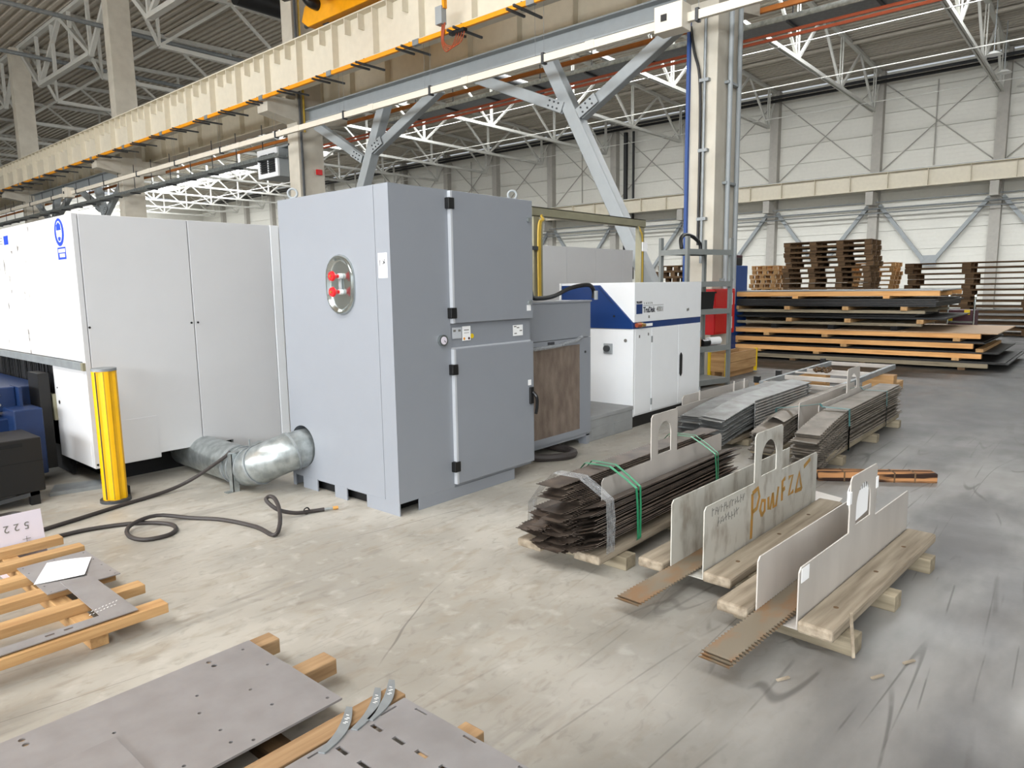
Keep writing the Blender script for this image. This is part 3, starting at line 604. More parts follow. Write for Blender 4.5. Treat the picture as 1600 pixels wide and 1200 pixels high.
solo('yellow_dot', MB().cyl((3.724, CY-.0025, 1.195), (3.724, CY, 1.195), .018, 16), 'yellow_clip', 'round yellow sticker beside the inspection label', 'sticker')
s = thing('type_label', 'white type label at the right of the grey cabinet', 'label', (4.25, CY-.002, 1.17)); B('sheet', (4.19, CY-.002, 1.165), (4.31, CY, 1.25), 'paper', s)
for a, b_ in ((4.2, 1.235), (4.235, 1.225), (4.27, 1.2), (4.205, 1.18)): B('print', (a, CY-.003, b_), (a+.03, CY-.001, b_+.008), 'ink_grey', s)
# oval window with two red valves
ov = thing('oval_port', 'oval stainless port with two red hand valves on the grey cabinet', 'port', (CX, 4.16, 1.4))
def stad(w, h, n=10):
    r = w; c_ = h-w; return [(4.162-r*math.sin(math.pi*(k/n-.5)), 1.583+c_+r*math.cos(math.pi*(k/n-.5))) for k in range(n+1)]+[(4.162+r*math.sin(math.pi*(k/n-.5)), 1.583-c_-r*math.cos(math.pi*(k/n-.5))) for k in range(n+1)]
rings = [(.158, .212, 0), (.158, .212, .012), (.148, .202, .026), (.136, .19, .026), (.122, .174, .006), (.11, .162, .004)]
rows = [[(CX-d, a, b_) for a, b_ in stad(w, h)+[stad(w, h)[0]]] for w, h, d in rings]
MB().sheet(rows).build('rim', 'stainless', ov, True)
MB().prism(stad(.112, .164), lambda a, b_, t: (t, a, b_), CX-.005, CX).build('dish', 'stainless', ov)
B('valve_bar', (CX-.02, 4.14, 1.52), (CX-.005, 4.17, 1.66), 'steel_grey', ov, .005)
for z in (1.643, 1.534):
    w = MB().cyl((CX-.02, 4.155, z), (CX-.05, 4.155, z), .012, 12, .014).cyl((CX-.05, 4.155, z), (CX-.078, 4.155, z), .016, 14, .036).cyl((CX-.078, 4.155, z), (CX-.092, 4.155, z), .036, 14, .03).build('valve_wheel', 'red_valve', ov, True)
    MB().cyl((CX-.092, 4.155, z), (CX-.098, 4.155, z), .009, 8).build('valve_nut', 'brass', w)
    MB().cyl((CX-.005, 4.15, z), (CX-.03, 4.15, z), .02, 10).build('valve_stem', 'white_paint', ov, True)
s = thing('taped_note', 'white paper note with handwriting taped near the cabinet corner', 'note', (CX, 3.69, 1.62)); B('sheet', (CX-.002, 3.648, 1.622), (CX, 3.74, 1.785), 'paper', s)
MB().tube([(CX-.003, 3.72, 1.74), (CX-.003, 3.724, 1.705), (CX-.003, 3.71, 1.703)], .0025, 4).build('handwriting', 'ink', s)
MB().tube([(CX-.003, 3.69, 1.735), (CX-.003, 3.675, 1.72), (CX-.003, 3.69, 1.71), (CX-.003, 3.68, 1.73), (CX-.003, 3.67, 1.715), (CX-.003, 3.672, 1.745)], .003, 4).build('handwriting', 'ink', s)
for p_, lb in (((3.3, 4.75, CZ), 'lifting eye at the rear left of the grey cabinet roof'), ((4.36, 3.75, CZ), 'lifting eye at the right end of the grey cabinet roof')):
    e = thing('lifting_eye', lb, 'eye bolt', p_); x, y, z = p_
    p2 = (3.05, 4.83) if y > 4.5 else (x, y)
    x, y = p2
    MB().tube([(x+.035*math.cos(a)*.7, y-.035*math.cos(a)*.7, z+.055+.035*math.sin(a)) for a in [k*math.pi/8 for k in range(16)]], .009, 8, closed=True).build('ring', 'steel_grey', e, True); MB().cyl((x, y, z), (x, y, z+.022), .02, 10).build('collar', 'steel_grey', e)
# ---- galvanised duct
du = thing('extraction_duct', 'galvanised round extraction duct entering the foot of the grey cabinet', 'duct', (2.75, 5.2, 0))
path = [(3.2, 4.765, .325), (2.98, 4.775, .318), (2.86, 4.8, .30), (2.76, 4.86, .26), (2.705, 4.97, .205), (2.70, 5.1, .172), (2.71, 5.3, .16)]
MB().tube(smoothpath(path[:2], 2)+smoothpath(path[2:], 5), .15, 28).build('elbow', 'galv', du, True)
MB().tube(smoothpath([(2.71, 5.28, .16), (2.72, 5.6, .158), (2.735, 6.5, .158), (2.75, 7.5, .158)], 3), 0.153, 28).build('pipe', 'galv', du, True)
def ring(p0, p1, r): return MB().cyl(p0, p1, r, 28)
for p0, p1 in (((2.9, 4.79, .308), (2.885, 4.793, .304)), ((2.71, 4.95, .213), (2.706, 4.965, .207)), ((2.708, 5.27, .16), (2.709, 5.3, .16)), ((2.709, 5.2, .163), (2.709, 5.215, .163))): ring(p0, p1, .158).build('seam', 'galv_matt', du, True)
MB().cyl((2.7015, 5.05, .185), (2.7015, 5.075, .18), .1535, 28).build('seam', 'galv_matt', du, True)
solo('duct_collar', MB().tube([(2.985, 4.765+.166*math.cos(a), .338+.166*math.sin(a)) for a in [k*math.pi/14 for k in range(28)]], .006, 6, closed=True), 'dark_steel', 'dark rim around the duct opening in the grey cabinet', 'rim', smooth=True)
ds = thing('duct_stand', 'galvanised angle stand beside the extraction duct', 'stand', (2.57, 5.12, 0))
B('post', (2.55, 5.09, 0), (2.556, 5.15, .30), 'galv', ds); B('post_flange', (2.55, 5.09, 0), (2.60, 5.095, .30), 'galv', ds); B('foot', (2.5, 5.09, 0), (2.556, 5.15, .005), 'galv', ds)
MB().bar((2.57, 5.12, .30), (2.92, 5.3, .31), .06, .01).build('arm', 'galv', ds); MB().cyl((2.78, 5.23, .3), (2.78, 5.23, .36), .006, 6).build('screw', 'galv_matt', ds)
# ---- hoses
def hose(pts, r, label, fit=None):
    t = thing('air_hose', label, 'hose', (pts[0][0], pts[0][1], 0))
    P = [(p[0], p[1], p[2] if len(p) > 2 else r) for p in pts]
    MB().tube(smoothpath(P, 5), r, 8).build('hose', 'rubber', t, True)
    return t
hose([(2.6, 5.2, .3), (2.56, 5.22, .26), (2.42, 5.42, .1), (2.25, 5.47, .03), (2.0, 5.43), (1.862, 5.40), (1.571, 5.31), (1.2, 5.2), (.7, 5.0)], .014, 'dark air hose rising from the floor to the duct stand')
h2 = hose([(.6, 4.9), (1.0, 4.98), (1.357, 5.013), (1.544, 4.99), (1.761, 4.879), (1.884, 4.704), (1.874, 4.555), (1.786, 4.475), (1.656, 4.51), (1.625, 4.677), (1.692, 4.804, .035), (1.877, 4.858, .04), (2.042, 4.693), (2.161, 4.478), (2.225, 4.173), (2.215, 3.937), (2.29, 3.99, .05), (2.38, 4.14, .1), (2.42, 4.26, .14), (2.41, 4.31, .15), (2.38, 4.30, .13), (2.42, 4.23, .07), (2.52, 4.18, .03), (2.64, 4.165, .015), (2.72, 4.13, .015)], .014, 'dark air hose looped on the floor with a brass tip')
MB().cyl((2.72, 4.13, .015), (2.78, 4.105, .014), .009, 8).build('hose_end', 'galv', h2); MB().cyl((2.775, 4.107, .014), (2.81, 4.095, .014), .012, 10).build('brass_tip', 'cork', h2, True)
MB().tube([(2.6+.022*math.cos(a), 4.165, .028+.022*math.sin(a)) for a in [k*math.pi/6 for k in range(12)]], .005, 6, closed=True).build('ring', 'black', h2, True)
hose([(.9, 5.72), (1.15, 5.80), (1.283, 5.808), (1.327, 5.708), (1.312, 5.55), (1.2, 5.4)], .014, 'short curve of dark hose at the left edge of the floor')
hose([(4.55, 3.98, .09), (4.75, 3.80), (4.95, 3.66), (5.1, 3.68), (5.16, 3.80), (5.15, 3.95, .04), (5.12, 4.1, .05)], .035, 'thick black hose looping out from under the chiller')
# ---- chiller
ch = thing('chiller', 'grey chiller unit with a dusty filter grille right of the grey cabinet', 'chiller', (5.18, 4.25, 0))
Yc = 3.87
B('body', (4.60, Yc+.02, .13), (5.635, 4.75, 1.40), 'cab_grey', ch, .004)
B('top_panel', (4.60, Yc, 1.065), (5.64, Yc+.02, 1.40), 'cab_grey', ch, .003); B('lid', (4.59, Yc-.01, 1.40), (5.65, 4.76, 1.415), 'cab_grey', ch)
B('frame_top', (4.60, Yc, 1.0), (5.64, Yc+.02, 1.06), 'cab_grey', ch); B('frame_side', (5.465, Yc, .12), (5.64, Yc+.02, 1.0), 'cab_grey', ch); B('frame_bottom', (4.60, Yc, .115), (5.465, Yc+.02, .175), 'cab_grey', ch)
B('base_rail', (4.60, Yc+.01, .085), (5.64, Yc+.06, .115), 'cab_grey', ch)
for x in (4.62, 5.58): B('foot', (x, Yc+.01, 0), (x+.055, Yc+.1, .1), 'cab_grey', ch)
for x in (4.62, 5.58): B('foot', (x, 4.6, 0), (x+.055, 4.7, .13), 'cab_grey', ch)
B('filter_mat', (4.60, Yc+.005, .175), (5.465, Yc+.019, 1.0), 'filter', ch)
wg = MB()
for k in range(18): wg.box((4.62+.0475*k, Yc-.004, .18), (4.6245+.0475*k, Yc, .995))
for k in range(18): wg.box((4.60, Yc-.008, .2+.046*k), (5.465, Yc-.003, .2045+.046*k))
wg.build('wire_guard', 'plinth_grey', ch)
MB().tube([(4.62, Yc-.012, 1.0), (4.85, Yc-.015, 1.005), (5.1, Yc-.012, 1.01), (5.25, Yc-.014, 1.03), (5.38, Yc-.012, 1.04), (5.48, Yc-.01, 1.07)], .018, 7).build('torn_film', 'film', ch, True)
B('nameplate', (4.96, Yc-.003, 1.025), (5.06, Yc, 1.05), 'ink', ch); MB().cyl((5.55, Yc-.006, .92), (5.55, Yc, .92), .012, 10).build('lock', 'dark_steel', ch)
fan = MB()
for k in range(6): fan.tube([(4.95+.2*math.cos(a), 4.35+.2*math.sin(a), 1.425+.022*k) for a in [j*math.pi/10 for j in range(20)]], .006, 5, closed=True)
for k in range(12): a = k*math.pi/6; fan.cyl((4.95+.2*math.cos(a), 4.35+.2*math.sin(a), 1.415), (4.95+.2*math.cos(a), 4.35+.2*math.sin(a), 1.54), .005, 4)
fan.build('fan_guard', 'black', ch, True)
MB().tube(smoothpath([(5.15, 4.3, 1.53), (5.25, 4.3, 1.5), (5.3, 4.3, 1.44), (5.6, 4.3, 1.45), (5.9, 4.3, 1.53), (6.15, 4.25, 1.56), (6.25, 4.25, 1.5), (6.25, 4.25, 1.42)]), .022, 8).build('top_hose', 'black', ch, True)
MB().tube([(6.0, 4.05, 1.41), (6.0, 4.05, 1.5)], .02, 8).build('hook', 'steel_grey', ch, True)
bpy.data.objects.remove(ch.children[-1])
pt = thing('cable_plinth', 'low grey step box between the chiller and the laser cabinet', 'plinth', (6.07, 4.2, 0))
B('box', (5.66, 3.9, 0), (6.49, 4.7, .245), 'plinth_grey', pt, .005); B('lid', (5.655, 3.893, .215), (6.492, 4.7, .256), 'plinth_grey', pt, .004)
for x in (5.72, 6.12): k = MB().box((x, 3.896, .04), (x+.28, 3.9, .13)); k.build('knockout', 'plinth_grey', pt)
# ---- laser cabinet
lc = thing('laser_cabinet', 'white laser cabinet with navy blue slanted side panel', 'cabinet', (7.28, 4.38, 0))
B('base', (6.53, 3.94, 0), (8.05, 4.82, .16), 'black', lc)
B('lower_body', (6.497, 3.91, .13), (8.072, 4.86, 1.085), 'white_paint', lc, .003)
B('corner_post', (6.49, 3.9, .13), (6.52, 3.93, 1.085), 'white_paint', lc)
B('front_cover', (6.524, 3.898, .15), (6.868, 3.912, 1.08), 'white_paint', lc, .003)
for a, b_ in ((6.876, 7.497), (7.505, 8.07)):
    d = B('door', (a, 3.896, .15), (b_, 3.912, 1.08), 'white_paint', lc, .003)
    if a > 7: MB().prism([(7.535, .5), (7.56, .47), (7.585, .5), (7.585, .72), (7.56, .75), (7.535, .72)], lambda p, q, t: (p, t, q), 3.884, 3.897).build('grip', 'black', d)
    else:
        for z in (.92, .22): B('hinge', (6.862, 3.888, z), (6.884, 3.897, z+.07), 'galv_matt', d)
for z in (.9, .2): B('hinge', (8.06, 3.885, z), (8.085, 3.91, z+.08), 'galv_matt', lc)
B('band', (6.5, 3.905, 1.085), (8.08, 4.85, 1.155), 'navy', lc)
B('upper_body', (6.508, 3.9, 1.155), (8.08, 4.86, 1.58), 'white_paint', lc, .004)
B('side_rim', (6.49, 4.86, 1.0), (6.52, 4.885, 1.58), 'white_paint', lc)
MB().prism([(4.85, 1.085), (4.85, 1.555), (4.335, 1.555), (3.912, 1.155), (3.905, 1.085)], lambda a, b_, t: (t, a, b_), 6.485, 6.51).build('side_panel', 'navy', lc, bevel=.004)
MB().prism([(4.35, 1.535), (4.34, 1.535), (4.15, 1.35), (4.16, 1.35)], lambda a, b_, t: (t, a, b_), 6.48, 6.486).build('fold_line', 'machine_blue', lc)
for v, z in ((4.38, 1.49), (4.14, 1.22)): MB().cyl((6.478, v, z), (6.486, v, z), .012, 8).build('screw', 'black', lc)
sw = thing('rotary_switch', 'small grey rotary switch on the white side of the laser cabinet', 'switch', (6.49, 4.22, .8)); B('plate', (6.482, 4.165, .81), (6.497, 4.275, .92), 'steel_grey', sw, .003); MB().cyl((6.45, 4.225, .865), (6.482, 4.225, .865), .035, 14).build('knob', 'dark_steel', sw, True)
MB().cyl((6.488, 4.0, .96), (6.497, 4.0, .96), .018, 8).build('lock', 'ink_grey', lc)
lg = thing('laser_logo', 'blue square logo with the laser type name on the white cabinet', 'logo', (6.6, 3.9, 1.24))
FR = (1, 0, 0); UPZ = (0, 0, 1)
B('blue_square', (6.545, 3.896, 1.243), (6.665, 3.9, 1.348), 'navy', lg)
text('TRUMPF', .032, (6.543, 3.8985, 1.356), FR, UPZ, 'ink', lg, xs=1.02, bold=.001); text('L  A  S  E  R', .03, (6.705, 3.8985, 1.345), FR, UPZ, 'ink_grey', lg, xs=1.2)
B('rule', (6.69, 3.8975, 1.328), (7.13, 3.9, 1.332), 'ink_grey', lg)
text('TruDisk', .085, (6.69, 3.8985, 1.255), FR, UPZ, 'ink', lg, xs=.88, bold=.002); text('4001', .085, (6.975, 3.8985, 1.255), FR, UPZ, 'ink_grey', lg, xs=.95)
for a, z in ((6.80, 1.19), (7.7, 1.235), (7.73, 1.24), (6.6, .985), (6.79, 1.0)): B('print', (a, 3.894, z), (a+.02, 3.9, z+.03), 'ink_grey', lc)
br_ = thing('brass_fitting', 'brass fitting with white tag at the corner of the navy band', 'fitting', (6.6, 3.88, 1.09))
MB().cyl((6.53, 3.885, 1.125), (6.6, 3.885, 1.125), .024, 12).build('cap', 'copper', br_, True); MB().cyl((6.6, 3.885, 1.125), (6.7, 3.885, 1.12), .03, 12, .018).build('coupling', 'brass', br_, True); B('tag', (6.7, 3.88, 1.105), (6.86, 3.886, 1.135), 'paper', br_)
# ---- white cabinet behind
wc_ = thing('control_cabinet', 'white panelled cabinet behind the laser cabinet', 'cabinet', (9.2, 6.8, 0))
B('body', (7.92, 6.37, 0), (10.5, 7.3, 2.12), 'mach_white', wc_); B('top', (7.9, 6.35, 2.12), (10.52, 7.3, 2.14), 'mach_white', wc_)
for a, b_ in ((7.9, 7.97), (7.976, 8.62), (8.626, 9.4), (9.406, 10.2), (10.206, 10.52)): B('panel', (a, 6.35, .1), (b_, 6.37, 2.12), 'mach_white', wc_)
# ---- cable gantry
gy = thing('cable_gantry', 'olive perforated cable channel frame carrying yellow cables over the machines', 'gantry', (7.3, 4.95, 0))
for x in (6.13, 8.40):
    MB().box((x-.05, 4.925, 0), (x+.05, 4.935, 2.318)).box((x-.05, 4.935, 0), (x-.045, 5.0, 2.318)).box((x+.045, 4.935, 0), (x+.05, 5.0, 2.318)).build('post', 'olive', gy)
MB().box((6.05, 4.92, 2.32), (8.48, 4.93, 2.42)).box((6.05, 4.92, 2.41), (8.48, 5.02, 2.42)).box((6.05, 4.92, 2.32), (8.48, 5.02, 2.325)).build('beam', 'olive', gy)
for k in range(3):
    MB().tube(smoothpath([(6.13+.03*k, 4.90, 1.2), (6.13+.03*k, 4.90, 2.15), (6.2+.02*k, 4.9, 2.28), (6.32, 4.94, 2.35-.01*k), (7.3, 4.95, 2.36), (8.2, 4.94, 2.34), (8.31-.02*k, 4.9, 2.26), (8.36-.02*k, 4.9, 2.1), (8.36-.02*k, 4.9, 1.4)]), .013, 6).build('cable', 'cable_yellow' if k < 2 else 'olive', gy, True)
B('tag', (8.33, 4.88, 2.0), (8.46, 4.9, 2.12), 'paper', gy); B('lug', (6.0, 4.88, 1.95), (6.1, 4.93, 1.99), 'dark_steel', gy)
# ---- shelf
SX, SY, SA = 9.38, 4.75, math.atan2(-.24, 1.02)
sh = thing('steel_shelf', 'grey slotted angle shelf unit behind the laser cabinet', 'shelf', (SX, SY, 0), SA)
def SB(nm, a, b_, mt, p, bevel=0.): return MB().box(a, b_).build(nm, mt, p, bevel=bevel, world=False)
for x in (0, 1.0):
    for y in (0, .5):
        MB().box((x-.004, y, 0), (x+.05, y+.004, 2.24)).box((x-.004, y, 0), (x, y+.05, 2.24)).build('upright', 'shelf_grey', sh, world=False)
for z in (.09, .6, 1.16, 1.57, 2.04):
    SB('board', (0, .003, z), (1.04, .53, z+.012), 'shelf_grey', sh); SB('front_beam', (0, -.004, z-.06), (1.04, .003, z+.02), 'shelf_grey', sh); SB('rear_beam', (0, .53, z-.05), (1.04, .537, z+.02), 'shelf_grey', sh); SB('side_beam', (-.007, 0, z-.06), (-.001, .53, z+.02), 'shelf_grey', sh)
M_ = FRAME[sh]
def onshelf(nm, lb, ct, mbs):
    t = thing(nm, lb, ct, tuple(M_ @ Vector((0, 0, 0))), SA)
    for pn, mb, mt, sm in mbs: mb.build(pn, mt, t, sm, world=False)
    return t
onshelf('black_crate', 'black plastic crate on the shelf beside the laser cabinet', 'crate', [('tub', MB().prism([(.32, 1.172), (.7, 1.172), (.74, 1.42), (.28, 1.42)], lambda a, b_, t: (a, t, b_), .08, .42), 'black', False), ('rim', MB().box((.27, .06, 1.41), (.75, .44, 1.435)), 'black', False)])
onshelf('tape_roll', 'black tape roll lying on the lower shelf', 'roll', [('roll', MB().cyl((.5, .12, .665), (.66, .12, .665), .052, 16), 'black_gloss', True), ('core', MB().cyl((.66, .12, .665), (.665, .12, .665), .03, 12), 'galv_matt', False)])
onshelf('paper_roll', 'white paper roll lying on the lower shelf', 'roll', [('roll', MB().cyl((.7, .16, .68), (.96, .16, .68), .06, 16), 'paper', True)])
onshelf('cardboard_box', 'small brown cardboard box on the lower shelf', 'box', [('box', MB().box((.16, .1, .612), (.46, .42, .78)), 'sheet_brown', False)])
onshelf('cable_coil', 'black cable coil on the top shelf board', 'coil', [('coil', MB().tube(smoothpath([(-.02, .1, 2.07), (.02, .15, 2.2), (.15, .2, 2.27), (.35, .22, 2.26), (.5, .2, 2.16), (.52, .2, 2.07)]), .028, 8), 'black', True)])
hc = thing('hydrant_cabinet', 'red fire hydrant cabinet mounted low on the column behind the shelf', 'cabinet', (11.3, 5.05, .7))
B('box', (10.82, 4.99, .72), (11.62, 5.165, 1.47), 'red', hc, .01); B('door', (10.85, 4.98, .75), (11.6, 4.992, 1.44), 'red', hc, .004)
for z in (1.2, .8): B('sticker', (11.4, 4.977, z), (11.5, 4.98, z+.2), 'paper', hc)
bl = thing('blue_locker', 'tall blue steel locker behind the shelf', 'locker', (14.4, 6.3, 0)); B('body', (13.93, 6.1, 0), (14.83, 6.5, 1.93), 'blue_locker', bl, .01)
for z in (.6, 1.25): B('door_gap', (13.96, 6.096, z), (14.8, 6.1, z+.008), 'navy', bl)
bx = thing('tool_case', 'dark case with a red lid on top of the blue locker', 'case', (14.3, 6.3, 1.93)); B('case', (13.95, 6.12, 1.93), (14.6, 6.45, 2.1), 'black', bx, .02); B('lid', (13.95, 6.12, 2.08), (14.6, 6.45, 2.15), 'maroon', bx, .02)
# wooden collar crate
wcz = thing('wooden_collar', 'pale pine pallet collar with yellow clips standing by the column', 'crate', (11.55, 5.2, 0))
for k in range(2):
    z0, z1 = .1+.155*k, .1+.155*k+.15
    B('board', (10.95, 4.80, z0), (12.18, 4.83, z1), 'wood_fresh_x', wcz); B('board', (10.95, 4.83, z0), (10.98, 5.11, z1), 'wood_fresh_y', wcz); B('board', (12.15, 4.83, z0), (12.18, 5.11, z1), 'wood_fresh_y', wcz); B('board', (10.95, 5.11, z0), (12.18, 5.14, z1), 'wood_fresh_x', wcz)
for x, y in ((10.94, 4.79), (12.16, 4.79), (10.94, 5.09)): B('corner_clip', (x, y, .02), (x+.035, y+.05, .42), 'yellow_clip', wcz)
for y in (4.84, 5.03): B("runner", (10.98, y, 0), (12.15, y+.06, .1), 'wood_fresh_x', wcz)
# ================================================================== SLATS AND CRADLES
def slat_mesh(nm, L, w, pitch=.03, tooth=.012, th=.003, bend=None, mt='slat_dark'):
    mb = MB(); n = int(L/pitch*2); rt_, rb = [], []
    for i in range(n+1):
        x = L*i/n; t = tooth if i % 2 else 0; z = bend(x) if bend else 0
        rt_.append([(x, t, z+th), (x, w-t, z+th)]); rb.append([(x, t, z), (x, w-t, z)])
    n2 = len(rt_)
    for i in range(n2-1):
        a, b_, c_, d = rt_[i][0], rt_[i][1], rt_[i+1][1], rt_[i+1][0]; e, f, g, h = rb[i][0], rb[i][1], rb[i+1][1], rb[i+1][0]
        mb.add([a, b_, c_, d, e, f, g, h], [(0, 1, 2, 3), (7, 6, 5, 4), (0, 3, 7, 4), (1, 5, 6, 2)])
    me = mb.mesh(nm, recalc=False); me.materials.append(MATS[mt]); return me
def slat(me, loc, rz, label, group, rx=0., ry=0., mt=None):
    o = bpy.data.objects.new('serrated_slat', me); COL.objects.link(o); o.location = loc; o.rotation_euler = (rx, ry, rz)
    return tag(o, label, 'slat', group)
def cradle(label, loc, rz, zt, mt, gap=.175, L=1.54, zb=.1, tab=.275, lefth=None, tx=(.575, .955)):
    t = thing('slat_cradle', label, 'cradle', loc, rz); th = .006
    t0, t1 = tx; xc = (t0+t1)/2; hb = zt+.02; h0, h1 = t0+.085, t1-.085; rr = (h1-h0)/2; hs = zt+tab-.06-rr
    arcL = [(xc-rr*math.cos(a), hs+rr*math.sin(a)) for a in [k*math.pi/12 for k in range(7)]]
    left = [(0, zb), (xc, zb), (xc, hb), (h0, hb)]+arcL+[(xc, zt+tab), (t0+.02, zt+tab), (t0, zt+tab-.02), (t0, zt), (.02, zt), (0, zt-.02)]
    right = [(2*xc-a, b_) for a, b_ in left]
    right = [(L if abs(a-2*xc) < 1e-6 else (L-.02 if abs(a-(2*xc-.02)) < 1e-6 and abs(b_-zt) < 1e-6 else a), b_) for a, b_ in right]
    MB().prism(left, lambda a, b_, s: (a, s, b_), -th, 0).prism(right, lambda a, b_, s: (a, s, b_), -th, 0).build('handle_plate', mt, t, world=False)
    lh = lefth or zt
    MB().prism([(0, zb), (L, zb), (L, lh), (.02, lh), (0, lh-.02)], lambda a, b_, s: (a, s, b_), gap, gap+th).build('side_plate', mt, t, world=False)
    MB().box((0, 0, zb), (L, gap, zb+th)).build('channel_base', mt, t, world=False)
    return t
def runner_set(pre, loc, rz, L, gap, w, label, mt='wood_grey_x', zb=.06, zt=.135, blocks=(0.25, .9, 1.5)):
    # two weathered planks on cross blocks
    t = thing('plank_pallet', label, 'pallet', loc, rz)
    for k, (y0, y1, x0, x1) in enumerate(((-w-.01, -.01, -.02, L-.02), (gap+.016, gap+.016+w, -.06, L-.1))):
        MB().box((x0, y0, zb+.005), (x1, y1, zt)).build('plank', mt, t, world=False, bevel=.012)
        for hx in (.22, .75, 1.2):
            MB().cyl((hx, (y0+y1)/2, zt-.002), (hx, (y0+y1)/2, zt+.0008), .012, 8).build('nail_hole', 'wood_old_x', t, world=False)
    for x in blocks: MB().box((x-.05, -w-.06, 0), (x+.05, gap+w+.0, zb+.005)).build('cross_block', 'wood_pale_y', t, world=False, bevel=.004)
    return t
# nearest cradle (right)
rz3 = math.radians(-3.61)
runner_set('a', (2.906, .935, 0), rz3, 1.56, .175, .15, 'weathered plank pallet under the nearest cradle', zb=.075, blocks=(.13, .68, 1.28), zt=.132)
c3 = cradle('nearest steel cradle with white paper stickers, far right', (2.906, .935, 0), rz3, .356, 'steel_cradle', zb=.081)
sm = slat_mesh('serrated_slat', 2.05, .135, .026, .011, mt='slat_rust')
for k in range(3): slat(sm, (2.42+.012*k, 1.013+.004*wobble(1), .088+.009*k), rz3-.01, 'rusty serrated slat lying in the nearest cradle', 'slats in the nearest cradle', 0, -.012)
st = thing('paper_sticker', 'white paper square taped on the nearest cradle', 'sticker', (2.906, .935, 0), rz3); MB().box((.02, -.008, .285), (.1, -.0062, .348)).build('sheet', 'paper', st, world=False)
st = thing('tag_card', 'white card with print tucked in the nearest cradle handle', 'card', (2.906, .935, 0), rz3)
MB().prism([(.62, .38), (.86, .40), (.86, .60), (.60, .60), (.56, .56)], lambda a, b_, s: (a, s, b_), .004, .006).build('sheet', 'paper', st, world=False)
for k in range(5): MB().box((.70+.028*k, .003, .535), (.71+.028*k, .004, .565)).build('print', 'ink_grey', st, world=False)
for a, lb in ((.555, 'white tape on the front edge of the nearest cradle handle'), (.94, 'white tape on the rear edge of the nearest cradle handle')):
    s = thing('tape_strip', lb, 'tape', (2.906, .935, 0), rz3); MB().box((a, -.009, .50), (a+.03, .003, .56)).build('tape', 'paper', s, world=False)
# second cradle with orange paint
rz2 = math.radians(-1.98)
runner_set('b', (3.134, 1.474, 0), rz2, 1.62, .175, .15, 'weathered plank pallet under the painted cradle', zb=.075, blocks=(.25, .8, 1.35), zt=.132)
c2 = cradle('stained steel cradle with orange sprayed letters', (3.134, 1.474, 0), rz2, .455, 'steel_stained', zb=.081)
for k in range(2): slat(sm, (2.66+.015*k, 1.555+.004*wobble(1), .088+.009*k), rz2-.02, 'rusty serrated slat lying in the painted cradle', 'slats in the painted cradle', 0, -.012)
fr3 = FRAME[c2]
pw = thing('sprayed_lettering', 'orange spray painted letters on the stained cradle', 'lettering', (3.134, 1.474, 0), rz2)
def stroke(pts, r=.015): MB().tube([(a, -.007, b_) for a, b_ in pts], r, 6).build('paint_stroke', 'spray_orange', pw, world=False)
o0 = .55
# scale strokes flat against the plate
P_ = [[(.0, .14), (.005, .28), (.0, .40)], [(0, .40), (.07, .415), (.09, .36), (.06, .30), (0, .29)], [(.13, .24), (.105, .28), (.125, .33), (.165, .32), (.165, .26), (.13, .24)], [(.21, .33), (.215, .26), (.24, .25), (.27, .34)], [(.27, .34), (.285, .25), (.32, .25), (.345, .36)], [(.40, .26), (.40, .38), (.44, .39)], [(.40, .32), (.44, .33)], [(.49, .38), (.55, .385), (.50, .27), (.57, .28)], [(.60, .26), (.65, .38), (.70, .26)], [(.60, .27), (.70, .265)], [(.72, .40), (.82, .43)]]
for s in P_: stroke([(o0+a*1.05, b_) for a, b_ in s])
for o in pw.children:
    for v in o.data.vertices: v.co.y = -.0062-(.001 if v.co.y < -.007 else 0)
hw = thing('marker_notes', 'faint grey marker lettering at the front end of the painted cradle', 'lettering', (3.134, 1.474, 0), rz2)
def TL(body, size, a, z, xs=1): 
    M = FRAME[hw]; o_ = M @ Vector((a, -.0068, z)); r_ = M.to_3x3() @ Vector((1, 0, 0)); return text(body, size, o_, r_, (0, 0, 1), 'ink_grey', hw, xs=xs, depth=.0004)
for r_, (z_, a_, n_) in enumerate(((.39, .08, 12), (.325, .14, 8))):
    for k in range(n_):
        x_ = a_+.032*k; MB().bar((x_, -.0066, z_+wobble(.006)), (x_+wobble(.012), -.0066, z_+.038+wobble(.008)), .0008, .006, (1, 0, 0)).bar((x_, -.0066, z_+.02+wobble(.015)), (x_+.02, -.0066, z_+.025+wobble(.015)), .0008, .005).build('marker_stroke', 'ink_grey', hw, world=False)
# first cradle with the strapped bundles
c1 = cradle('grey steel cradle standing between the green-strapped slat bundles', (3.25, 2.155, 0), 0, .458, 'steel_cradle', gap=.17, L=1.59, zb=.10, tx=(.555, .895), tab=.285)
runner_set('c', (2.98, 2.155, 0), 0, 1.9, .17, .17, 'weathered plank pallet under the green-strapped bundles', zb=.07, blocks=(.22, .95, 1.6), zt=.125)
bd = slat_mesh('serrated_slat', 1.76, .145, .026, .01, mt='slat_dark'); bd2 = slat_mesh('serrated_slat', .3, .08, .026, .01, mt='slat_dark')
for k in range(22): slat(bd, (2.97+wobble(.08), 1.983+wobble(.005), .183+.0102*k), wobble(.006), 'dark serrated slat in the right green-strapped bundle', 'slats of the right strapped bundle', -.36+wobble(.015), wobble(.003))
for k in range(14): slat(bd, (2.96+wobble(.1), 2.338+wobble(.006), .13+.0105*k), wobble(.008), 'dark serrated slat in the left green-strapped bundle', 'slats of the left strapped bundle', .1+wobble(.02), wobble(.004))
for k in range(36): slat(bd, (2.95+wobble(.1), 2.163+wobble(.004), .112+.0108*k), wobble(.004), 'dark serrated slat inside the cradle between the strapped bundles', 'slats between the strapped bundles', wobble(.02), wobble(.003))
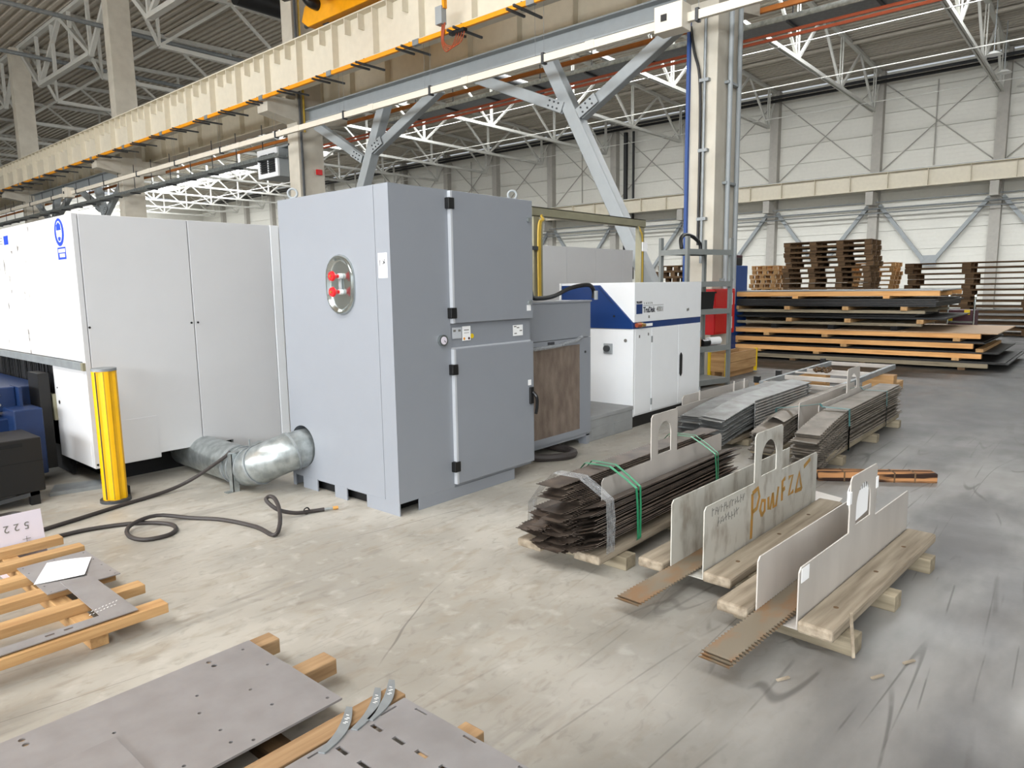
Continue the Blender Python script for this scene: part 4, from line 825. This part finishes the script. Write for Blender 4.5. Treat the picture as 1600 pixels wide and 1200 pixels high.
for k in range(9): slat(bd2, (2.86+wobble(.04), 2.1+.03*k+wobble(.02), .15+.03*(k % 5)+wobble(.02)), wobble(.35), 'short broken slat sticking out of the front of the strapped bundles', 'broken slats in the bundle front', wobble(.4), wobble(.1))
def strap(u, lean, w, path, mt, label):
    t = thing('strap', label, 'strap', (u, path[0][0], .1)); mb = MB(); n = len(path)
    rows = []
    for i, (v, z) in enumerate(path):
        uu = u+lean*(i/(n-1)-.5); rows.append([(uu-w/2, v, z), (uu+w/2, v, z)])
    mb.sheet(rows)
    rows2 = []
    for i, (v, z) in enumerate(path):
        uu = u+lean*(i/(n-1)-.5); rows2.append([(uu-w/2, v, z+.0015), (uu+w/2, v, z+.0015)])
    mb.sheet(rows2); mb.build('band', mt, t); return t
pth = [(2.505, .12), (2.507, .2), (2.5, .31), (2.42, .40), (2.325, .508), (2.155, .512), (2.06, .462), (1.98, .413), (1.972, .3), (1.968, .12), (1.985, .09)]
strap(3.34, .02, .022, pth, 'strap_green', 'front green strap around the slat bundles'); strap(3.40, -.07, .02, pth, 'strap_green', 'crossing green strap beside the front one')
strap(4.36, .04, .02, pth, 'strap_green', 'rear green strap around the slat bundles'); strap(4.42, -.06, .012, pth, 'strap_green', 'thin rear green strap crossing another')
ff = thing('stretch_film', 'crumpled clear stretch film wrapped round the front of the strapped bundles', 'film', (3.08, 2.2, .1))
mb = MB(); rows = []
fp = [(2.512, .2), (2.51, .31), (2.42, .42), (2.33, .512), (2.155, .516), (2.06, .465), (1.975, .416), (1.966, .3), (1.966, .2), (1.97, .12)]
for v, z in fp: rows.append([(3.02+.014*k+wobble(.003), v+wobble(.003), z+wobble(.003)) for k in range(7)])
mb.sheet(rows).build('film_band', 'film', ff, True)
# mid right strapped stack
H4 = 'grey serrated slat in the %s teal-strapped stack'
bend = lambda x: -.10*max(0, (.9-x)/.9)**1.6
b4 = slat_mesh('serrated_slat', 2.72, .21, .05, .012, .006, bend, 'slat_grey')
runner_set('d', (5.95, 1.95, 0), 0, 2.5, .17, .22, 'weathered plank pallet under the teal-strapped stack', 'wood_pale_x', zb=.07, zt=.13, blocks=(.3, 1.4, 2.3))
for k in range(19): slat(b4, (5.68+wobble(.07), 1.72+wobble(.012), .215*0+.135+.0165*k), wobble(.006), H4 % 'right', 'slats of the right teal-strapped stack', wobble(.03))
for k in range(13): slat(b4, (5.9+wobble(.08), 2.14+wobble(.012), .135+.019*k), wobble(.008), H4 % 'left', 'slats of the left teal-strapped stack', wobble(.04))
solo('bent_slat', MB().sheet([[(6.1+.3*i, 2.14+.19*k/6, .40+.035*math.sin(k/6*math.pi)-.06*max(0, 1-i/3)) for k in range(7)] for i in range(8)]), 'slat_grey', 'curved pale slat lying on the left teal-strapped stack', 'slat', smooth=True)
cradle('distant steel cradle with a tall handle on the teal-strapped stack', (6.42, 1.955, 0), 0, .47, 'steel_cradle', gap=.165, L=1.75, zb=.13, tx=(.84, 1.265), tab=.235)
p4 = [(2.33, .12), (2.335, .4), (2.2, .42), (1.95, .475), (1.93, .45), (1.705, .45), (1.70, .3), (1.70, .08)]
strap(6.45, .03, .045, p4, 'strap_teal', 'front teal strap around the grey slat stack'); strap(7.75, .03, .03, p4, 'strap_teal', 'rear teal strap around the grey slat stack')
# rear left stack
b5 = slat_mesh('serrated_slat', 2.35, .24, .05, .010, .006, lambda x: -.09*max(0, (1.0-x)/1.0)**1.5, 'slat_blue')
for k in range(15): slat(b5, (5.95+wobble(.05), 2.63+wobble(.015), .17+.0165*k), wobble(.01), 'dull grey slat in the right pile behind the strapped bundles', 'slats of the right rear pile', .06+wobble(.02))
for k in range(11): slat(b5, (6.2+wobble(.08), 2.98+wobble(.015), .17+.018*k), wobble(.01), 'dull grey slat in the left pile behind the strapped bundles', 'slats of the left rear pile', wobble(.03))
runner_set('e', (6.2, 2.85, 0), 0, 2.2, .1, .2, 'plank pallet under the dull grey slat piles', zb=.05, zt=.10, blocks=(.3, 1.1, 1.9))
tp = thing('tread_plate', 'grey embossed steel plate standing on edge against the rear slat pile', 'plate', (7.3, 2.59, 0))
B('sheet', (6.57, 2.585, .03), (8.05, 2.591, .425), 'slat_blue', tp)
bm_ = MB()
for r in range(13):
    for c_ in range(36): bm_.box((6.58+.041*c_+(.02 if r % 2 else 0), 2.581, .045+.029*r), (6.605+.041*c_+(.02 if r % 2 else 0), 2.586, .053+.029*r))
tag(bm_.build('embossing', 'steel_cradle', tp), kind='stuff')
lp_ = thing('edge_plate', 'long steel plate standing on edge before the laser cabinet', 'plate', (7.4, 3.4, 0))
MB().prism([(6.62, .05), (8.35, .05), (8.35, .375), (6.66, .395), (6.62, .36)], lambda a, b_, t: (a, t, b_), 3.38, 3.387).build('sheet', 'steel_cradle', lp_)
MB().prism([(6.30, .05), (7.6, .05), (7.6, .33), (6.3, .33)], lambda a, b_, t: (a, t, b_), 3.28, 3.286).build('sheet', 'steel_cradle', lp_)
for x in (7.0, 7.9, 8.2): B('stay', (x, 3.365, .05), (x+.008, 3.38, .41), 'steel_cradle', lp_)
# ladder frame
lf = thing('welded_ladder', 'rectangular steel ladder frame lying on blocks beyond the slat stacks', 'frame', (10.2, 2.95, 0))
for y in (2.50, 3.40): B('side_bar', (8.8, y-.025, .24), (11.7, y+.025, .31), 'galv_matt', lf, .004)
for x in (8.84, 9.6, 10.5, 11.66): B('cross_bar', (x-.025, 2.5, .25), (x+.025, 3.4, .305), 'steel_cradle', lf, .004)
for x, y in ((9.6, 3.43), (8.84, 3.43), (11.5, 3.43)): B('pin', (x-.03, y, .28), (x+.03, y+.07, .36), 'black', lf)
for i, (x, y) in enumerate(((9.2, 2.5), (9.2, 3.4), (10.9, 2.5), (10.9, 3.4))): solo('wood_block', MB().box((x-.1, y-.2, 0), (x+.1, y+.2, .24)), 'wood_fresh_y', 'pine support block under the steel ladder frame', 'block', 'blocks under the ladder frame')
cu = thing('chain_heap', 'small rusty chain heap lying on the steel ladder frame', 'chain', (10.2, 3.1, .3))
for k in range(9): MB().tube([(10.1+.09*(k % 3)+.04*math.cos(a), 3.0+.07*(k//3)+.02*math.sin(a), .33+.015*(k % 2)+.02*math.sin(a+k)) for a in [j*math.pi/5 for j in range(10)]], .012, 5, closed=True).build('link', 'wood_old_x', cu, True)
B('rail', (9.9, 2.55, .305), (9.96, 3.35, .32), 'steel_cradle', lf)
solo('loose_plank', MB().box((11.0, 2.3, .0), (11.4, 2.42, .12)), 'wood_fresh_x', 'loose pine plank behind the teal-strapped stack', 'plank')
# charred timber
ct = thing('charred_timber', 'charred orange timber lying crosswise behind the nearest cradle', 'timber', (5.9, 1.35, 0), math.atan2(-.71, .47))
MB().box((-.44, -.06, 0), (.44, .06, .075)).build('timber', 'wood_charred', ct, world=False, bevel=.006)
for x in (-.25, -.02, .12, .27): MB().box((x, -.061, .0), (x+.012, .061, .0765)).build('cut_groove', 'wood_old_x', ct, world=False)
# loose flat plates near the painted cradle
solo('loose_plate', MB().prism([(4.55, 1.30), (4.95, 1.32), (5.05, 1.62), (4.7, 1.62)], lambda a, b_, t: (a, b_, t), .085, .09), 'steel_cradle', 'loose flat steel offcut at the rear of the painted cradle', 'plate')
solo('offcut_strip', MB().bar((2.935, .71, .02), (2.96, .735, .2), .012, .006), 'wood_grey_x', 'thin wooden splinter leaning on the near plank', 'splinter')
for x, y in ((2.85, .62), (3.05, .55), (2.6, .9)): solo('wood_chip', MB().bar((x, y, .004), (x+.05, y-.03, .006), .012, .006), 'wood_grey_x', 'small wood chip on the floor near the nearest cradle', 'chip', 'wood chips on the floor')
# ================================================================== FAR SHEET STACKS
U0 = 14.3
def timber(v0, v1, z0, z1, mt, label, group, u=U0, d=.1):
    o = solo('long_timber', MB().box((u, v0, z0), (u+d, v1, z1)), mt, label, 'timber', group)
    for du_ in (1.1, 2.2):
        c_ = o.copy(); COL.objects.link(c_); c_.location.x += du_
        c_['label'] = label.replace('front ', 'inner ')
def packs(v0, v1, z0, z1, label, group, u0=U0+.02, u1=16.9, n=2, mt='sheet_dark'):
    h = (z1-z0)/n
    for k in range(n): solo('steel_sheet', MB().box((u0+wobble(.03), v0+wobble(.04), z0+h*k), (u1+wobble(.05), v1+wobble(.04), z0+h*k+h*.8)), mt, label, 'sheet', group)
def battens(vs, z0, z1, mt, label, group, u1=16.7):
    for v in vs: solo('cross_batten', MB().box((U0+.0+wobble(.01), v-.055, z0), (u1, v+.055, z1)), mt, label, 'batten', group)
GL = 'lower sheet stack'; GU = 'upper sheet stack'
battens((2.0, 3.6, 4.9, 6.0), 0, .045, 'wood_old_x', 'dark floor batten under the lower sheet stack', GL+' battens')
timber(1.62, 6.6, .045, .12, 'wood_pale_y', 'front grey timber at the bottom of the lower sheet stack', GL+' bottom timbers')
packs(1.35, 6.6, .12, .16, 'dark steel sheet at the bottom of the lower sheet stack', GL+' sheets', n=2, u1=17.0)
battens((2.1, 4.45, 5.6), .16, .205, 'wood_fresh_x', 'pine batten under the lowest orange timber', GL+' battens a')
timber(1.72, 6.6, .205, .285, 'wood_orange_y', 'front lowest orange timber of the lower sheet stack', GL+' low timbers')
packs(1.5, 6.6, .285, .32, 'dark steel sheet above the lowest orange timber', GL+' sheets b', n=2, u0=U0+.08)
battens((1.75, 3.95, 6.1), .32, .375, 'wood_fresh_x', 'pine batten under the middle orange timber', GL+' battens b')
timber(1.85, 6.6, .375, .46, 'wood_orange_y', 'front middle orange timber of the lower sheet stack', GL+' middle timbers')
packs(1.7, 6.6, .46, .495, 'dark steel sheet above the middle orange timber', GL+' sheets c', n=2, u0=U0+.08)
battens((2.1, 4.3, 5.45), .495, .55, 'wood_fresh_x', 'pine batten under the top orange timber of the lower stack', GL+' battens c')
timber(1.75, 6.6, .55, .635, 'wood_orange_y', 'front top orange timber of the lower sheet stack', GL+' top timbers')
solo('board_sheet', MB().box((U0-.02, 1.5, .635), (16.9, 6.6, .65)), 'sheet_brown', 'light brown board on top of the lower sheet stack', 'board')
battens((3.1, 4.2, 5.3), .65, .735, 'dark_gap', 'batten darkened as shade under the upper sheet stack', GU+' battens', 16.7)  # battens coloured near black so this gap reads as shade
timber(2.66, 6.6, .735, .785, 'wood_pale_y', 'front lower grey timber of the upper sheet stack', GU+' grey timbers', U0+.05)
battens((2.68, 3.9, 5.0, 6.2), .785, .86, 'wood_fresh_x', 'short pine batten on the lower grey timber', GU+' battens b', 16.2)
packs(2.3, 6.6, .86, .9, 'dark steel sheet in the middle of the upper sheet stack', GU+' sheets', n=2)
packs(2.8, 6.6, .9, .965, 'black filler sheet for the gap shade under the upper grey timber', GU+' sheets b', n=3, u0=U0+.35)  # set-back near-black sheets put in for the shade of this gap
timber(2.62, 6.6, .965, 1.02, 'wood_pale_y', 'front upper grey timber of the upper sheet stack', GU+' grey timbers b', U0+.05)
battens((2.95, 3.95, 5.05, 6.1), 1.02, 1.09, 'wood_fresh_x', 'short pine batten on the upper grey timber', GU+' battens c', 16.2)
packs(2.45, 6.6, 1.09, 1.24, 'dark steel sheet under the topmost timber', GU+' sheets c', n=5)
battens((3.25, 4.9, 6.2), 1.24, 1.285, 'wood_orange_y', 'pine batten under the topmost orange timber', GU+' battens d', 16.7)
timber(2.4, 6.6, 1.285, 1.375, 'wood_orange_y', 'front topmost orange timber of the upper sheet stack', GU+' top timbers')
packs(2.35, 6.6, 1.375, 1.4, 'grey steel sheet lying on the topmost orange timber', GU+' top sheet', n=1, u1=16.4, mt='sheet_grey')
# stacks of empty pallets
def pallet_stack(n, u0, u1, v0, v1, h, mt, label, group, cat='pallet', nb=4, z0=0., gapw=.12, hmt=None):
    base = thing('wooden_pallet', label, cat, ((u0+u1)/2, (v0+v1)/2, z0), 0, group); bh = .028
    k = 0
    for i in range(5):
        x = u0+(u1-u0-.12)*i/4; B('top_board', (x, v0, z0+h-bh), (x+.12, v1, z0+h-.004), 'wood_%s_y' % mt, base)
    for j in range(nb):
        y = v0+(v1-v0-gapw)*j/(nb-1)
        for x in (u0, (u0+u1)/2-.05, u1-.1): B('block', (x+.01, y, z0+bh*.7), (x+.11, y+gapw, z0+h-bh), 'wood_%s_y' % mt, base)
    for x in (u0, (u0+u1)/2-.05, u1-.1): B('bottom_board', (x, v0+.02, z0), (x+.11, v1-.02, z0+bh*.7), 'wood_%s_y' % mt, base)
    for i in range(1, n): clone(base, None, (base.location.x+wobble(.05), base.location.y+wobble(.06), z0+h*i), wobble(.012))
pallet_stack(19, 20.0, 21.0, 4.95, 7.2, .14, 'old', 'dark wooden pallet in the tall stack before the wall', 'pallets of the tall dark stack', gapw=.17)
pallet_stack(15, 22, 23, 8.15, 8.95, .14, 'fresh', 'light wooden pallet in the narrow stack left of the tall dark one', 'pallets of the light stack', nb=3)
pallet_stack(14, 21.5, 22.5, 9.4, 10.6, .14, 'old', 'brown wooden pallet in the stack seen beside the blue locker', 'pallets of the brown stack', nb=3)
pallet_stack(14, 16.0, 17.0, 8.0, 9.0, .145, 'old', 'brown wooden pallet seen through the steel shelf', 'pallets behind the shelf', nb=3)
pallet_stack(15, 25.5, 26.5, 5.6, 7.0, .145, 'fresh', 'light wooden pallet right of the tall dark stack', 'pallets right of the tall stack', nb=3)
pallet_stack(13, 24.0, 25.2, .3, 4.95, .16, 'old', 'long brown wooden pallet in the wide stack at the right edge', 'pallets of the wide right stack', nb=4, gapw=.22)
tc_ = thing('gas_trolley', 'small maroon trolley with chrome handles beside the sheet stacks', 'trolley', (17.2, 2.45, 0))
B('body', (17.05, 2.2, .15), (17.45, 2.7, .95), 'maroon', tc_, .03)
for y in (2.22, 2.68): MB().tube(smoothpath([(16.98, y, .3), (16.98, y, 1.1), (17.02, y, 1.22), (17.15, y, 1.25)]), .018, 8).build('handle', 'stainless', tc_, True); MB().cyl((17.25, y-.03, .12), (17.25, y+.03, .12), .12, 16).build('wheel', 'black', tc_, True)
B('rack', (16.98, 2.2, .68), (17.02, 2.7, .72), 'stainless', tc_)
for y, z in ((2.3, .85), (2.6, .7)): B('label', (17.04, y, z), (17.05, y+.1, z+.1), 'yellow_clip', tc_)
# ================================================================== FOREGROUND LEFT
lpz = thing('slatted_pallet', 'pine pallet of narrow slats at the left edge with plates on it', 'pallet', (.6, 3.9, 0))
for i, v in enumerate((3.24, 3.545, 3.83, 4.11, 4.385, 4.645)): B('slat', (-1.0, v, .07), (1.27+.02*math.sin(i*2), v+.085, .115), 'wood_fresh_x', lpz, .003)
for u in (.951, .1, -.7): B('bearer', (u, 3.2 if u < .5 else 3.29, 0), (u+.075, 4.78, .07), 'wood_fresh_y', lpz, .003)
def xf(q): return q
pa = MB().box((.935, 3.78, .116), (1.26, 4.28, .121)); o = solo('steel_plate', pa, 'steel_plate', 'square drilled steel plate on the slatted pallet under a paper', 'plate')
cc = MB()
for x, y in ((.955, 4.25), (.955, 4.15), (.955, 4.0), (.955, 3.9), (.955, 3.8), (1.24, 4.25), (1.24, 4.1), (1.24, 3.98), (1.24, 3.86), (1.1, 4.26), (1.24, 3.8)): cc.cyl((x, y, .1), (x, y, .14), .005, 8)
cut(o, cc)
pb = MB().prism([(-1.0, 3.26), (1.145, 3.26), (1.15, 3.86), (1.02, 3.9), (1.01, 3.33), (-1.0, 3.33)], lambda a, b_, t: (a, b_, t), .1215, .1265); o = solo('bracket_plate', pb, 'steel_plate', 'L-shaped steel plate along the front of the slatted pallet', 'plate')
cc = MB(); cc.box((.79, 3.29, .1), (.825, 3.305, .14)).box((.86, 3.29, .1), (.895, 3.305, .14)); cut(o, cc)
ck = thing('chalk_marks', 'white chalk scribbles on the L-shaped plate', 'marking', (1.05, 3.34, .127))
for k in range(2):
    for j in range(8): MB().bar((1.0+.016*j-.02*k, 3.40-.035*k+.004*j, .1268), (1.008+.016*j-.02*k, 3.405-.035*k+.004*j+wobble(.004), .1268), .004, .0006).build('stroke', 'chalk', ck)
# papers
pp = thing('white_sheet', 'white written sheet of paper lying on the drilled plate', 'paper', (1.09, 4.03, .122))
rows = [[Vector((.925, 3.96, .1225)).lerp(Vector((1.125, 3.87, .129)), k/6)+Vector((0, 0, .006*(k/6)**2)) for k in range(7)], [Vector((1.06, 4.235, .1225)).lerp(Vector((1.245, 4.14, .1225)), k/6)+Vector((0, 0, .004*math.sin(k/6*3))) for k in range(7)]]
MB().sheet(rows).sheet([[p+Vector((0, 0, .0006)) for p in r] for r in rows]).build('sheet', 'paper', pp, True)
for k in range(2):
    for j in range(7): MB().bar((1.09+.018*j-.02*k, 4.18-.012*j-.03*k, .1275), (1.10+.018*j-.02*k, 4.175-.012*j-.03*k+wobble(.003), .1275), .0025, .0006).build('handwriting', 'ink_grey', pp)
ps = thing('propped_card', 'lilac card with upside-down digits propped behind the slatted pallet', 'card', (1.0, 4.72, .02))
MB().prism([(.3, .02), (1.195, .02), (1.19, .285), (.3, .285)], lambda a, b_, t: (a, 4.735+t+.12*(b_-.02), b_), 0, .002).build('sheet', 'paper_lilac', ps)
for d, c_ in enumerate('5225'):
    text(c_, .06, (1.125-.05*d, 4.735+.12*.2-.002, .225), (-1, 0, 0), (0, -.12, -1), 'ink_grey', ps, depth=.0003)
MB().bar((1.08, 4.738, .13), (1.12, 4.738, .13), .004, .002).build('mark', 'ink_grey', ps); MB().bar((1.1, 4.738, .115), (1.1, 4.738, .145), .004, .002).build('mark', 'ink_grey', ps)
pc = thing('floor_card', 'grey card with a mark lying between two pallet slats', 'card', (1.0, 4.56, 0)); B('sheet', (.92, 4.5, .002), (1.17, 4.62, .004), 'paper_lilac', pc)
MB().bar((1.0, 4.53, .005), (1.0, 4.58, .005), .005, .001).bar((1.03, 4.53, .005), (1.03, 4.58, .005), .005, .001).bar((1.0, 4.555, .005), (1.03, 4.555, .005), .005, .001).build('mark', 'ink', pc)
# large plates
fp_ = thing('timber_pallet', 'timber pallet under the two large foreground plates', 'pallet', (.8, 2.1, 0))
for v, u1 in ((2.53, 1.42), (2.21, 1.475), (1.815, 1.49), (1.455, 1.515), (1.05, 1.52)): B('timber', (-.8, v, .055), (u1, v+.085, .118), 'wood_tan', fp_, .004)
for u in (1.05, .2, -.6): B('bearer', (u, 1.0, 0), (u+.08, 2.68, .055), 'wood_old_y', fp_)
o = solo('drilled_plate', MB().box((-.9, 1.96, .1185), (1.322, 2.60, .1265)), 'steel_plate', 'large drilled steel plate in the left foreground', 'plate')
cc = MB()
for x, y in ((1.268, 2.548), (1.271, 2.367), (1.142, 2.26), (1.143, 2.116), (1.0, 2.371), (.957, 2.262), (.958, 2.117), (.949, 2.031), (1.002, 1.986), (.727, 2.373), (.802, 2.034), (1.29, 2.0)): cc.cyl((x, y, .1), (x, y, .15), .0065, 10)
for x, y in ((1.135, 2.56), (1.136, 2.519), (.521, 2.566), (.522, 2.529)): cc.cyl((x, y, .1), (x, y, .15), .011, 12)
cut(o, cc)
solo('cover_plate', MB().box((-.5, 1.6, .127), (.718, 2.338, .134)), 'steel_plate', 'smaller steel plate lying on the drilled plate at the bottom left', 'plate', bevel=.001)
solo('corner_plate', MB().prism([(.2, 1.5), (.88, 1.5), (.86, 1.94), (.2, 1.94)], lambda a, b_, t: (a, b_, t), .1185, .1245), 'steel_plate', 'steel plate edge between the two large foreground plates', 'plate')
o = solo('slotted_plate', MB().box((-.2, .3, .1195), (1.462, 1.79, .1275)), 'steel_plate', 'large slotted steel plate at the bottom centre', 'plate')
cc = MB()
for x, y in ((1.293, 1.728), (1.296, 1.622), (1.3, 1.518), (1.152, 1.72), (1.154, 1.614), (1.156, 1.51), (1.3, 1.41), (1.01, 1.61)): cc.box((x-.009, y-.026, .1), (x+.009, y+.026, .15))
for x, y in ((1.444, 1.683), (1.446, 1.454), (1.448, 1.225)): cc.box((x-.005, y-.028, .1), (x+.005, y+.028, .15))
for x, y in ((1.377, 1.772), (1.096, 1.772)): cc.box((x-.035, y-.004, .1), (x+.035, y+.004, .15))
cut(o, cc)
def crescent(x, y, label, tx):
    n = 12; pts = []; a0 = math.radians(22)
    out_ = [(x+.10*math.cos(0)*0+(.20*(k/n-.5)), y+.13*(k/n-.5)-.02*math.sin(math.pi*k/n)) for k in range(n+1)]
    inn = [(a+.011+.012*math.sin(math.pi*k/n), b_-.020-.006*math.sin(math.pi*k/n)) for k, (a, b_) in enumerate(out_)]
    o = thing('curved_blade', label, 'blade', (x, y, .1285)); MB().prism(out_+inn[::-1], lambda a, b_, t: (a, b_, t), .1285, .1335).build('blade', 'galv_matt', o)
    for j in range(5): a, b_ = out_[8+(j//2)]; MB().bar((a+.004+.008*(j % 2), b_-.008, .1337), (a+.008+.008*(j % 2), b_-.018, .1337), .003, .0005).build('chalk_mark', 'chalk', o)
crescent(1.395, 1.85, 'curved steel blade nearest the timber end, partly under the slotted plate', 0); crescent(1.33, 1.848, 'middle curved steel blade between two others', 0); crescent(1.195, 1.832, 'curved steel blade lying apart on the left of three', 0)
